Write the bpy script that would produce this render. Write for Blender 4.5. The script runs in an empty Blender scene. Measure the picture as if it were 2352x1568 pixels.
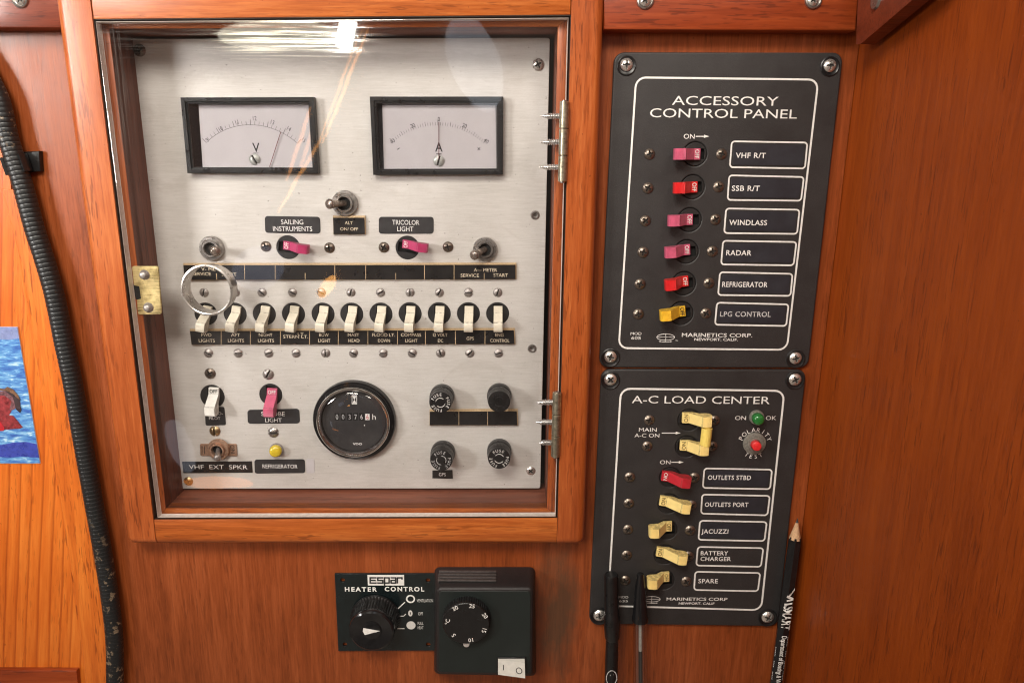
import bpy, bmesh, math, random
from mathutils import Matrix, Vector
random.seed(7)
PI = math.pi
C = bpy.context.scene.collection

# ---------------------------------------------------------------- camera (panel space: u right, v up, w out of the bulkhead)
# the point of the bulkhead straight in front of the lens is the origin; the lens is 0.5 m off it
IW, IH, F, DIST = 2352.0, 1568.0, 1700.0, 0.5
def cam_matrix(p, y, r):
    Rx = Matrix(((1, 0, 0), (0, math.cos(p), math.sin(p)), (0, -math.sin(p), math.cos(p))))
    Ry = Matrix(((math.cos(y), 0, math.sin(y)), (0, 1, 0), (-math.sin(y), 0, math.cos(y))))
    Rz = Matrix(((math.cos(r), -math.sin(r), 0), (math.sin(r), math.cos(r), 0), (0, 0, 1)))
    return Ry @ Rx @ Rz
RC = cam_matrix(math.radians(13.5707), math.radians(-0.3795), math.radians(0.5027))
TOW = Matrix(((1, 0, 0), (0, 0, -1), (0, 1, 0)))           # panel space -> Blender world
def B(u, v, w): return Vector((u, -w, v))
cam = bpy.data.objects.new('camera', bpy.data.cameras.new('camera'))
C.objects.link(cam)
cam.matrix_world = (TOW @ RC).to_4x4()
cam.location = B(0, 0, DIST)
cam.data.sensor_width = 36
cam.data.lens = F / IW * 36
cam.data.clip_start = 0.01
cam.data.clip_end = 20
scn = bpy.context.scene
scn.camera = cam

def U(px, py, w=0.0):
    """where a sight line of the photograph meets the plane at height w over the bulkhead"""
    d = RC @ Vector(((px - IW / 2) / F, -(py - IH / 2) / F, -1.0))
    t = (w - DIST) / d.z
    return (d.x * t, d.y * t)
def SC(px, py, w=0.0):
    a = U(px - 1, py, w); b = U(px + 1, py, w)
    return math.hypot(a[0] - b[0], a[1] - b[1]) / 2

# ---------------------------------------------------------------- world, lamps, exposure
world = bpy.data.worlds.new('World')
scn.world = world
world.use_nodes = True
wn = world.node_tree
bg = wn.nodes['Background']
wtc = wn.nodes.new('ShaderNodeTexCoord')
wno = wn.nodes.new('ShaderNodeTexNoise'); wno.inputs['Scale'].default_value = 1.6; wno.inputs['Detail'].default_value = 3
wrp = wn.nodes.new('ShaderNodeValToRGB')
wrp.color_ramp.elements[0].position = .38; wrp.color_ramp.elements[0].color = (.12, .09, .07, 1)
wrp.color_ramp.elements[1].position = .68; wrp.color_ramp.elements[1].color = (.85, .68, .54, 1)
wn.links.new(wtc.outputs['Generated'], wno.inputs['Vector'])
wn.links.new(wno.outputs['Fac'], wrp.inputs['Fac'])
wn.links.new(wrp.outputs['Color'], bg.inputs['Color'])
bg.inputs['Strength'].default_value = 0.62

def area(name, pos, target, sx, sy, power, color, spread=180):
    l = bpy.data.lights.new(name, 'AREA'); l.shape = 'RECTANGLE'; l.size = sx; l.size_y = sy
    l.energy = power; l.color = color; l.spread = math.radians(spread)
    o = bpy.data.objects.new(name, l); C.objects.link(o)
    o.location = B(*pos)
    o.rotation_euler = (B(*target) - B(*pos)).to_track_quat('-Z', 'Y').to_euler()
    return o
area('cabin_or_fill_lamp', (-.30, .62, .82), (-.02, -.05, 0), .42, .30, 11.4, (1, .93, .83))
area('side_lamp', (-1.05, .20, .85), (-.27, .0, 0), .30, .30, .9, (1, .95, .9), 40)
area('cabin_or_fill_lamp', (.42, .66, .80), (.08, -.1, 0), .26, .20, 3.6, (1, .91, .80))  # added fill light from the upper right
def mirror_pos(px, py, w2):
    """where a lamp must hang to show as a reflection at that spot of the clear door"""
    w0 = .014
    u, v = U(px, py, w0)
    k = 1 + (w2 - w0) / (DIST - w0)
    return (u * k, v * k, w2)
def mirror_strip(name, p0, p1, w2, width, rad, color, shape='RECTANGLE'):
    a = Vector(mirror_pos(*p0, w2)); b = Vector(mirror_pos(*p1, w2))
    m = (a + b) / 2; L = (b - a).length
    l = bpy.data.lights.new(name, 'AREA'); l.shape = shape; l.size = L; l.size_y = width
    l.energy = rad * PI * L * width; l.color = color
    o = bpy.data.objects.new(name, l); C.objects.link(o)
    wa, wb = B(*a), B(*b)
    z = B(0, 0, 1); x = (wb - wa).normalized(); y = z.cross(x).normalized(); z = x.cross(y)
    o.matrix_world = Matrix(((x.x, y.x, z.x), (x.y, y.y, z.y), (x.z, y.z, z.z))).to_4x4()
    o.location = B(*m)
    return o
mirror_strip('ceiling_lamp', (791, 108), (801, 50), 1.05, .030, 70, (1, .97, .9))
mirror_strip('added_glow_lamp', (500, 84), (785, 80), 1.05, .058, 5.0, (1, .93, .74), 'ELLIPSE')  # added broad lamp for the pale glow along the door's top
mirror_strip('trim_glint_helper', (850, 60), (742, 330), 1.0, .006, 7, (1, .42, .10), 'ELLIPSE')  # added lamps whose orange reflections stand in for lit wood trim
mirror_strip('trim_glint_helper', (836, 60), (732, 330), 1.0, .005, 5.5, (1, .42, .10), 'ELLIPSE')
mirror_strip('trim_glint_helper', (746, 310), (640, 490), 1.0, .007, 5.5, (1, .42, .10), 'ELLIPSE')
mirror_strip('trim_glint_helper', (716, 245), (660, 420), 1.0, .008, 5, (1, .40, .10), 'ELLIPSE')
mirror_strip('trim_glint_helper', (735, 680), (772, 636), 1.0, .022, 9, (1, .45, .10), 'ELLIPSE')
mirror_strip('trim_glint_helper', (425, 1105), (585, 1108), 1.0, .030, 3.5, (1, .30, .05), 'ELLIPSE')
mirror_strip('pale_glint_helper', (540, 640), (650, 590), .9, .08, .9, (.62, .72, 1), 'ELLIPSE')  # added bluish lamps, only for the pale patches mirrored in the door
mirror_strip('pale_glint_helper', (1050, 40), (1130, 250), .9, .09, 1.4, (.8, .9, 1), 'ELLIPSE')
mirror_strip('pale_glint_helper', (395, 960), (440, 1080), .9, .05, 1.0, (.8, .85, 1), 'ELLIPSE')

scn.view_settings.view_transform = 'Standard'
scn.view_settings.look = 'None'
scn.view_settings.exposure = 0
scn.view_settings.gamma = 1
scn.view_settings.use_curve_mapping = False
scn.render.engine = 'CYCLES'
scn.cycles.transparent_max_bounces = 24
scn.cycles.max_bounces = 8
scn.cycles.use_denoising = True
scn.cycles.filter_width = 1.15

# ---------------------------------------------------------------- materials
def lin(r, g, b):
    f = lambda c: ((c / 255 + .055) / 1.055) ** 2.4 if c > 10 else c / 255 / 12.92
    return (f(r), f(g), f(b), 1)
class NT:
    def __init__(s, name):
        s.m = bpy.data.materials.new(name); s.m.use_nodes = True
        s.t = s.m.node_tree; s.p = s.t.nodes['Principled BSDF']; s.out = s.t.nodes['Material Output']
        s.tc = s.t.nodes.new('ShaderNodeTexCoord')
        oi = s.t.nodes.new('ShaderNodeObjectInfo')
        mu = s.t.nodes.new('ShaderNodeMath'); mu.operation = 'MULTIPLY'; mu.inputs[1].default_value = 3.7
        ad = s.t.nodes.new('ShaderNodeVectorMath'); ad.operation = 'ADD'
        s.l(oi.outputs['Random'], mu.inputs[0]); s.l(s.tc.outputs['Object'], ad.inputs[0]); s.l(mu.outputs[0], ad.inputs[1])
        s.co = ad.outputs[0]
    def l(s, a, b): s.t.links.new(a, b)
    def noise(s, scale, detail=3, rough=.55, dist=0, co=None):
        mp = s.t.nodes.new('ShaderNodeMapping'); mp.inputs['Scale'].default_value = scale if not isinstance(scale, (int, float)) else (scale,) * 3
        n = s.t.nodes.new('ShaderNodeTexNoise'); n.inputs['Scale'].default_value = 1; n.inputs['Detail'].default_value = detail
        n.inputs['Roughness'].default_value = rough; n.inputs['Distortion'].default_value = dist
        s.l(co or s.co, mp.inputs['Vector']); s.l(mp.outputs[0], n.inputs['Vector'])
        return n.outputs['Fac']
    def ramp(s, fac, stops):
        r = s.t.nodes.new('ShaderNodeValToRGB'); e = r.color_ramp.elements
        while len(e) < len(stops): e.new(.5)
        for q, (p, c) in zip(e, stops):
            q.position = p; q.color = c if not isinstance(c, (int, float)) else (c, c, c, 1)
        s.l(fac, r.inputs['Fac']); return r.outputs['Color']
    def mix(s, mode, fac, a, b):
        m = s.t.nodes.new('ShaderNodeMix'); m.data_type = 'RGBA'; m.blend_type = mode
        for sock, v in ((m.inputs[0], fac), (m.inputs[6], a), (m.inputs[7], b)):
            if isinstance(v, bpy.types.NodeSocket): s.l(v, sock)
            else: sock.default_value = v
        return m.outputs[2]
    def math(s, op, a, b=0.0):
        m = s.t.nodes.new('ShaderNodeMath'); m.operation = op
        for sock, v in ((m.inputs[0], a), (m.inputs[1], b)):
            if isinstance(v, bpy.types.NodeSocket): s.l(v, sock)
            else: sock.default_value = v
        return m.outputs[0]
    def bump(s, h, strength, dist=.0005):
        b = s.t.nodes.new('ShaderNodeBump'); b.inputs['Strength'].default_value = strength; b.inputs['Distance'].default_value = dist
        s.l(h, b.inputs['Height']); s.l(b.outputs[0], s.p.inputs['Normal'])
    def set(s, **k):
        for n, v in k.items():
            n = {'metal': 'Metallic', 'rough': 'Roughness', 'color': 'Base Color', 'coat': 'Coat Weight', 'coatr': 'Coat Roughness', 'spec': 'Specular IOR Level', 'trans': 'Transmission Weight', 'alpha': 'Alpha'}[n]
            if isinstance(v, bpy.types.NodeSocket): s.l(v, s.p.inputs[n])
            else: s.p.inputs[n].default_value = v

def wood(name, dark, mid, light, axis, pores=.5, fine=.5, rough=.34, slant=0, bands=0, coat=.18, stain=None):
    """varnished teak or mahogany, grain along 'v' (up), 'h' (across) or 'd' (out of the wall)"""
    n = NT(name)
    co = n.co
    if slant:
        mp = n.t.nodes.new('ShaderNodeMapping'); mp.inputs['Rotation'].default_value = (0, slant, 0)
        n.l(co, mp.inputs['Vector']); co = mp.outputs[0]
    def sc(a, b): return {'v': (a, a, b), 'h': (b, a, a), 'd': (a, b, a)}[axis]
    big = n.noise(sc(60, 5), 3, .55, .4, co)
    med = n.noise(sc(300, 15), 4, .62, .3, co)
    fin = n.noise(sc(850, 48), 3, .7, 0, co)
    por = n.noise(sc(760, 70), 2, .5, 0, co)
    tone = n.noise(9, 2, .5, 0, co)
    f = n.math('ADD', n.math('MULTIPLY', big, .36), n.math('ADD', n.math('MULTIPLY', med, .44), n.math('MULTIPLY', fin, .50 * fine)))
    f = n.math('ADD', f, n.math('MULTIPLY', n.math('SUBTRACT', tone, .5), .25))
    o = .25 * fine
    col = n.ramp(f, [(.22 + o, dark), (.40 + o, mid), (.60 + o, light)])
    if bands:
        w = n.t.nodes.new('ShaderNodeTexWave'); w.wave_type = 'BANDS'; w.bands_direction = 'X'; w.wave_profile = 'SAW'
        w.inputs['Scale'].default_value = bands; w.inputs['Distortion'].default_value = 3.2; w.inputs['Detail'].default_value = 3; w.inputs['Detail Scale'].default_value = .9
        mp = n.t.nodes.new('ShaderNodeMapping'); mp.inputs['Scale'].default_value = sc(1, .12)
        n.l(co, mp.inputs['Vector']); n.l(mp.outputs[0], w.inputs['Vector'])
        bc = n.ramp(w.outputs['Fac'], [(.0, (1, 1, 1, 1)), (.72, (.93, .87, .8, 1)), (.9, (.62, .48, .38, 1)), (1, (1.0, .95, .9, 1))])
        col = n.mix('MULTIPLY', 1.0, col, bc)
    pm = n.ramp(por, [(.565, 0.0), (.63, 1.0)])
    pb = n.ramp(n.noise(sc(90, 5), 2, .5, 0, co), [(.38, 0.0), (.56, 1.0)])
    pf = n.math('MULTIPLY', n.math('MULTIPLY', pm, pb), pores)
    col = n.mix('MIX', pf, col, (dark[0] * .35, dark[1] * .3, dark[2] * .3, 1))
    nick = n.ramp(n.noise((330, 330, 330), 2, .5), [(.74, 0.0), (.77, 1.0)])
    col = n.mix('MIX', n.math('MULTIPLY', nick, .5), col, (dark[0] * .4, dark[1] * .35, dark[2] * .3, 1))
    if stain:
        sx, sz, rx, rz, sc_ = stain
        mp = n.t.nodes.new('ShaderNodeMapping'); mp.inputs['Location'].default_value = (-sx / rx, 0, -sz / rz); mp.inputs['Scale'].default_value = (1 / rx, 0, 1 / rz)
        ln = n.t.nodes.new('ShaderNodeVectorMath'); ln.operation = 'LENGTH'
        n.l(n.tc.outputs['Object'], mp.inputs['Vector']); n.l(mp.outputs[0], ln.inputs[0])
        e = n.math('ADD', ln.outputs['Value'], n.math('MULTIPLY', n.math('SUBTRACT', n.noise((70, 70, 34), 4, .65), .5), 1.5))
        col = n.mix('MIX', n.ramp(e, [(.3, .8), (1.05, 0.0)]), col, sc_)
    n.set(color=col, coat=coat, coatr=.2, spec=.3)
    n.set(rough=n.ramp(fin, [(.3, rough - .05), (.7, rough + .12)]))
    n.bump(n.math('SUBTRACT', n.math('ADD', fin, n.math('MULTIPLY', med, .4)), n.math('MULTIPLY', pf, .8)), .22, .00025)
    return n.m
def plain(name, c, rough=.45, metal=0, var=.12, vs=300, bump=0, bs=2500, coat=0, spec=.5):
    n = NT(name)
    a = tuple(x * (1 - var) for x in c[:3]) + (1,); b = tuple(min(1, x * (1 + var)) for x in c[:3]) + (1,)
    f = n.noise(vs, 4, .6)
    n.set(color=n.ramp(f, [(.3, a), (.7, b)]), metal=metal, coat=coat, spec=spec)
    n.set(rough=n.ramp(n.noise(vs * .6, 3), [(.3, max(.03, rough - .07)), (.7, rough + .07)]))
    if bump: n.bump(n.noise(bs, 2, .5), bump, .0003)
    return n.m

M = {}
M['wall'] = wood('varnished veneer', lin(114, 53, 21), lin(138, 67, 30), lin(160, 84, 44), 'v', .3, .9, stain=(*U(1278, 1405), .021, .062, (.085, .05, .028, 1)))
M['wall_side'] = wood('dark varnished veneer', lin(126, 51, 5), lin(144, 62, 8), lin(160, 73, 13), 'v', .5, .8, .5, coat=.12)
M['teak_v'] = wood('varnished teak', lin(134, 60, 22), lin(164, 82, 36), lin(190, 108, 56), 'v', .5, .7)
M['teak_h'] = wood('varnished teak across', lin(132, 61, 18), lin(168, 87, 34), lin(196, 115, 54), 'h', .5, .7)
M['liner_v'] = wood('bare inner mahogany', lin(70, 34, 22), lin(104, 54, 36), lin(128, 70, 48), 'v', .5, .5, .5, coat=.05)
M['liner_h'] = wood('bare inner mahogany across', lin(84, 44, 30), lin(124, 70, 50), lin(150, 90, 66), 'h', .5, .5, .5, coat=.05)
M['board'] = wood('reddish mahogany', lin(104, 38, 12), lin(134, 54, 20), lin(158, 72, 32), 'h', .5, .5, .4)
M['board_dark'] = wood('dark reddish mahogany', lin(84, 34, 18), lin(112, 48, 28), lin(134, 62, 38), 'h', .5, .5, .4)
M['locker'] = wood('bright orange veneer', lin(188, 88, 24), lin(212, 110, 34), lin(230, 136, 54), 'v', .4, .5, .34, slant=-.17, bands=38)
M['locker_trim'] = wood('orange teak stile', lin(180, 84, 24), lin(206, 106, 34), lin(228, 134, 52), 'v', .6, .5, .34, slant=-.05)
M['gap_shade'] = plain('painted gap shade', (.022, .011, .006), .6, 0, .3)  # shade of the door gap put into the colour
M['black_gap'] = plain('dark gap', (.012, .009, .008), .8)  # near-black gap floor and backing, deep shade put into the colour

def brushed():
    n = NT('brushed aluminium')
    st = n.noise((70, 70, 1100), 4, .75)
    cl = n.noise(16, 4, .6, .3)
    gr = n.noise((900, 900, 2200), 3, .7)
    f = n.math('ADD', n.math('MULTIPLY', st, .42), n.math('ADD', n.math('MULTIPLY', cl, .5), n.math('MULTIPLY', gr, .25)))
    col = n.ramp(f, [(.36, (.44, .42, .385, 1)), (.55, (.555, .532, .495, 1)), (.74, (.66, .64, .605, 1))])
    sp = n.ramp(n.noise((420, 420, 520), 2, .5), [(.735, 0.0), (.76, 1.0)])
    col = n.mix('MIX', n.math('MULTIPLY', sp, .6), col, (.10, .085, .07, 1))
    sm = n.ramp(n.noise((22, 22, 40), 5, .7, .8), [(.55, 0.0), (.75, 1.0)])
    col = n.mix('MIX', n.math('MULTIPLY', sm, .35), col, (.36, .32, .28, 1))
    n.set(color=col, metal=.08, rough=n.ramp(st, [(.3, .36), (.7, .52)]))
    n.bump(st, .12, .0002)
    return n.m
M['alu'] = brushed()
M['steel'] = plain('screw steel', (.66, .63, .59), .28, .8, .2, 900)
M['screw_dull'] = plain('tarnished screw', (.20, .165, .135), .34, .85, .35, 1100)
M['screw_grey'] = plain('grey pan screw', (.36, .33, .31), .4, .7, .3, 1100)
M['brass_screw'] = plain('brassy screw', (.40, .29, .16), .35, .9, .3, 1000)
M['near_black'] = plain('near_black', (.022, .018, .015), .8)
M['chrome'] = plain('chrome', (.70, .69, .67), .14, 1, .1, 200)
M['ring'] = plain('worn chrome ring', (.50, .47, .44), .3, .85, .15, 300)
M['nickel'] = plain('dark nickel', (.36, .34, .32), .32, .9, .2, 500)
M['pewter'] = plain('brown oxidised nickel', (.30, .25, .215), .26, .75, .2, 400)
M['hinge'] = plain('tarnished brass hinge', (.40, .37, .28), .33, .9, .4, 420)
M['pin'] = plain('bright steel pins', (.66, .65, .64), .25, .9, .25, 900)
def brass():
    n = NT('scratched brass')
    st = n.noise((60, 60, 1400), 4, .7); cl = n.noise(110, 4, .65)
    f = n.math('ADD', n.math('MULTIPLY', st, .5), n.math('MULTIPLY', cl, .5))
    n.set(color=n.ramp(f, [(.36, (.10, .07, .03, 1)), (.43, (.48, .37, .15, 1)), (.56, (.86, .70, .34, 1))]), metal=.45, rough=.42)
    return n.m
M['brass'] = brass()
M['copper'] = plain('coppery tag', (.52, .34, .24), .35, .7, .25, 600)
M['black'] = plain('black plastic', (.0085, .0085, .009), .32, 0, .2)
M['black_gloss'] = plain('glossy black plastic', (.010, .010, .011), .12, 0, .2)
M['hole'] = plain('black bakelite', (.013, .0125, .0125), .5, 0, .3)
M['void'] = plain('dark slot', (.006, .006, .006), .8)
def powder(name, c):
    n = NT(name)
    f = n.noise(1500, 2, .6); g = n.noise(60, 4, .6)
    k = lambda s: tuple(x * s for x in c[:3]) + (1,)
    col = n.ramp(n.math('ADD', n.math('MULTIPLY', f, .6), n.math('MULTIPLY', g, .4)), [(.35, k(.75)), (.65, k(1.3))])
    gz = n.ramp(n.noise(30, 5, .65, .6), [(.5, 0.0), (.72, 1.0)])
    col = n.mix('MIX', n.math('MULTIPLY', gz, .5), col, (.012, .010, .010, 1))
    dust = n.ramp(n.noise(700, 2, .6), [(.72, 0.0), (.78, 1.0)])
    col = n.mix('MIX', n.math('MULTIPLY', dust, .25), col, (.16, .15, .14, 1))
    n.set(color=col, rough=.48); n.bump(f, .45, .0004)
    return n.m
M['powder'] = powder('textured black enamel', (.027, .0255, .0255))
M['label_navy'] = plain('dark blue label tape', (.025, .027, .034), .42, 0, .2, 120)
M['label_black'] = plain('engraved black laminate', (.014, .013, .013), .32, 0, .25, 200)
M['label_grey'] = plain('dark grey label', (.030, .029, .030), .4, 0, .2, 200)
M['edge_tan'] = plain('laminate core', (.50, .37, .22), .6, 0, .25, 1500)
M['ink_white'] = plain('white print', (.80, .79, .76), .5, 0, .06, 600)
M['ink_worn'] = plain('worn white print', (.5, .5, .5), .5, 0, .5, 900)
M['ink_cream'] = plain('cream engraving', (.72, .62, .46), .6, 0, .15, 900)
M['ink_black'] = plain('black print', (.02, .02, .02), .6, 0, .2)
M['ink_grey'] = plain('grey fine print', (.10, .095, .09), .6, 0, .3)
M['ink_yellowed'] = plain('yellowed ink', (.20, .15, .05), .6)
M['ivory'] = plain('ivory plastic', (.74, .69, .56), .42, 0, .07, 220)
M['white_lever'] = plain('white plastic', (.74, .73, .68), .42, 0, .08, 260)
M['cream'] = plain('yellowed cream plastic', (.90, .70, .27), .42, 0, .06, 220)
M['yellow'] = plain('yellow plastic', (.80, .48, .035), .4, 0, .12, 260)
M['bar_yellow'] = plain('yellow tie sleeve', (.86, .66, .16), .38, 0, .08, 260)
M['red'] = plain('red plastic', (.66, .022, .024), .38, 0, .1, 260)
M['deep_red'] = plain('deep red plastic', (.50, .022, .035), .38, 0, .1, 260)
M['pink'] = plain('faded magenta plastic', (.56, .105, .19), .42, 0, .14, 260)
M['magenta'] = plain('magenta plastic', (.46, .045, .14), .42, 0, .12, 260)
M['dial'] = plain('meter dial card', (.52, .495, .50), .6, 0, .04, 60)
M['needle'] = plain('dark red needle', (.14, .03, .03), .5)
M['amber'] = plain('amber lens', (.62, .46, .03), .15, 0, .2, 500, coat=.6)
M['green'] = plain('green lens', (.015, .16, .03), .15, 0, .2, 500, coat=.6)
M['zero'] = plain('pale grey adjuster', (.42, .43, .40), .35, .3, .2, 500)
M['dusty_grey'] = plain('dusty grey metal', (.20, .19, .165), .6, .2, .35, 700)
M['heater'] = plain('green black plate', (.006, .011, .012), .22, 0, .3, 90, coat=.2)
M['thermo_face'] = plain('thermostat face', (.011, .0165, .0155), .5, 0, .12, 60, .15, 3000)
M['thermo_body'] = powder('thermostat case', (.015, .0125, .013))
M['thermo_rib'] = plain('worn vent rib', (.07, .06, .058), .45, 0, .3, 500)
M['pencil_wood'] = plain('bare cedar', (.58, .36, .20), .7, 0, .2, 800)
M['graphite'] = plain('graphite', (.05, .05, .05), .4)
def grimy(base):
    n = NT('grimy flank of ' + base); c = M[base].node_tree.nodes['Principled BSDF']
    b = [l for l in M[base].node_tree.links if l.to_socket.name == 'Base Color'][0].from_node.color_ramp.elements
    c = tuple((b[0].color[i] + b[1].color[i]) / 2 for i in range(3))
    d = tuple(x * .42 + y for x, y in zip(c, (.03, .02, .01))) + (1,)
    n.set(color=n.ramp(n.noise(420, 4, .7), [(.38, d), (.66, c + (1,))]), rough=.55); return n.m
for _k in ('ivory', 'white_lever', 'cream', 'yellow', 'red', 'deep_red', 'pink', 'magenta'): M['grimy_' + _k] = grimy(_k)
def hose_mat():
    n = NT('black hose with worn paint')
    w = n.ramp(n.noise(140, 4, .7), [(.57, 0.0), (.60, 1.0)])
    sp = n.t.nodes.new('ShaderNodeSeparateXYZ'); n.l(n.tc.outputs['Object'], sp.inputs[0])
    lo = n.t.nodes.new('ShaderNodeMapRange'); lo.inputs['From Min'].default_value = -.115; lo.inputs['From Max'].default_value = -.185; n.l(sp.outputs['Z'], lo.inputs['Value'])
    hi = n.t.nodes.new('ShaderNodeMapRange'); hi.inputs['From Min'].default_value = .118; hi.inputs['From Max'].default_value = .145; n.l(sp.outputs['Z'], hi.inputs['Value'])
    d = n.math('MULTIPLY', n.math('MAXIMUM', lo.outputs[0], hi.outputs[0]), .65)
    n.set(color=n.mix('MIX', n.math('MULTIPLY', w, d), (.011, .012, .013, 1), (.27, .20, .13, 1)), rough=.4)
    return n.m
M['hose'] = hose_mat()
def water():
    n = NT('printed pool water')
    mp = (130, 130, 520)
    f = n.noise(mp, 3, .6, .6)
    col = n.ramp(f, [(.30, lin(52, 88, 168)), (.47, lin(74, 126, 192)), (.60, lin(112, 168, 214)), (.70, lin(190, 218, 232))])
    n.set(color=col, rough=.3, coat=.2)
    return n.m
M['water'] = water()
M['print_dark'] = plain('printed deep water', lin(58, 70, 160), .3, 0, .25, 300)
M['print_deck'] = plain('printed pool edge', lin(128, 140, 184), .3, 0, .2, 200)
M['print_hat'] = plain('printed straw hat', lin(112, 84, 66), .3, 0, .4, 260)
M['print_hat_dark'] = plain('printed hat brim', lin(62, 50, 54), .3, 0, .3, 260)
M['print_skin'] = plain('printed skin', lin(132, 50, 54), .3, 0, .6, 320)
M['print_hair'] = plain('printed hair', lin(112, 78, 84), .3, 0, .6, 700)
M['print_red'] = plain('printed red cloth', lin(180, 40, 50), .3, 0, .1)
M['paper'] = plain('photo paper edge', (.75, .75, .75), .6)

def acrylic(name, scratched):
    """clear sheet: passes light straight on, mirrors by Fresnel; the rim is hazy"""
    n = NT(name); t = n.t
    t.nodes.remove(n.p)
    tr = t.nodes.new('ShaderNodeBsdfTransparent'); tr.inputs['Color'].default_value = (.975, .975, .98, 1)
    gl = t.nodes.new('ShaderNodeBsdfGlossy'); gl.inputs['Roughness'].default_value = .024
    fr = t.nodes.new('ShaderNodeFresnel'); fr.inputs['IOR'].default_value = 1.49
    wb = t.nodes.new('ShaderNodeBump'); wb.inputs['Strength'].default_value = .35; wb.inputs['Distance'].default_value = .0002
    n.l(n.noise((16, 16, 26), 2, .5), wb.inputs['Height'])
    if scratched: n.l(wb.outputs[0], gl.inputs['Normal'])
    ge = t.nodes.new('ShaderNodeNewGeometry')
    fac = n.math('MULTIPLY', fr.outputs[0], n.math('SUBTRACT', 1.0, ge.outputs['Backfacing']))
    fac = n.math('MULTIPLY', fac, 1.5)
    mx = t.nodes.new('ShaderNodeMixShader')
    n.l(fac, mx.inputs[0]); n.l(tr.outputs[0], mx.inputs[1]); n.l(gl.outputs[0], mx.inputs[2])
    last = mx.outputs[0]
    if scratched:
        # fine polishing scratches along the routed top and left margins
        sep = t.nodes.new('ShaderNodeSeparateXYZ'); n.l(n.tc.outputs['Object'], sep.inputs[0])
        def band(sock, a, b):
            m = t.nodes.new('ShaderNodeMapRange'); m.interpolation_type = 'SMOOTHSTEP'
            m.inputs['From Min'].default_value = a; m.inputs['From Max'].default_value = b
            n.l(sock, m.inputs['Value']); return m.outputs[0]
        top = n.math('MULTIPLY', band(sep.outputs['Z'], -.026, -.010), band(sep.outputs['X'], .20, .12))
        lef = n.math('MULTIPLY', band(sep.outputs['X'], .022, .006), band(sep.outputs['Z'], -.11, -.03))
        sh = n.ramp(n.noise((14, 14, 900), 4, .7), [(.50, 0.0), (.66, 1.0)])
        sv = n.ramp(n.noise((900, 14, 16), 4, .7), [(.50, 0.0), (.66, 1.0)])
        rs = n.ramp(n.noise((60, 60, 900), 3, .7), [(.67, 0.0), (.72, 1.0)])
        g2 = t.nodes.new('ShaderNodeBsdfGlossy'); g2.inputs['Roughness'].default_value = .11; n.l(wb.outputs[0], g2.inputs['Normal']); g2.inputs['Color'].default_value = (.9, .9, .88, 1)
        f2 = n.math('MINIMUM', n.math('ADD', n.math('MULTIPLY', top, sh), n.math('MULTIPLY', lef, sv)), 1.0)
        f2 = n.math('MULTIPLY', f2, n.math('SUBTRACT', 1.0, ge.outputs['Backfacing']))
        f2 = n.math('MULTIPLY', f2, .55)
        f2 = n.math('ADD', f2, n.math('ADD', n.math('MULTIPLY', rs, .03), n.math('MULTIPLY', n.ramp(n.noise((18, 18, 13), 5, .7, 1.2), [(.5, 0.0), (.75, 1.0)]), .022)))
        m2 = t.nodes.new('ShaderNodeMixShader')
        n.l(f2, m2.inputs[0]); n.l(last, m2.inputs[1]); n.l(g2.outputs[0], m2.inputs[2]); last = m2.outputs[0]
    n.l(last, n.out.inputs['Surface'])
    return n.m
def clear_tube():
    n = NT('clear pen plastic'); t = n.t; t.nodes.remove(n.p)
    tr = t.nodes.new('ShaderNodeBsdfTransparent'); tr.inputs['Color'].default_value = (.93, .92, .91, 1)
    gl = t.nodes.new('ShaderNodeBsdfGlossy'); gl.inputs['Roughness'].default_value = .12
    lw = t.nodes.new('ShaderNodeLayerWeight'); lw.inputs['Blend'].default_value = .45
    mx = t.nodes.new('ShaderNodeMixShader')
    n.l(n.math('ADD', n.math('MULTIPLY', lw.outputs['Facing'], .5), .03), mx.inputs[0]); n.l(tr.outputs[0], mx.inputs[1]); n.l(gl.outputs[0], mx.inputs[2])
    n.l(mx.outputs[0], n.out.inputs['Surface']); return n.m
M['acrylic'] = acrylic('clear acrylic', True)
M['lens'] = acrylic('clear lens', False)
def frosted():
    n = NT('hazy acrylic edge'); t = n.t; t.nodes.remove(n.p)
    tr = t.nodes.new('ShaderNodeBsdfTransparent'); df = t.nodes.new('ShaderNodeBsdfDiffuse'); gl = t.nodes.new('ShaderNodeBsdfGlossy')
    df.inputs['Color'].default_value = (.74, .67, .61, 1); gl.inputs['Roughness'].default_value = .2
    m1 = t.nodes.new('ShaderNodeMixShader'); m2 = t.nodes.new('ShaderNodeMixShader')
    n.l(n.ramp(n.noise((300, 300, 300), 3), [(.3, .72), (.7, .95)]), m1.inputs[0])
    n.l(tr.outputs[0], m1.inputs[1]); n.l(df.outputs[0], m1.inputs[2])
    m2.inputs[0].default_value = .15; n.l(m1.outputs[0], m2.inputs[1]); n.l(gl.outputs[0], m2.inputs[2])
    n.l(m2.outputs[0], n.out.inputs['Surface']); return n.m
M['edge'] = frosted()
M['clear_tube'] = clear_tube()

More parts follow.
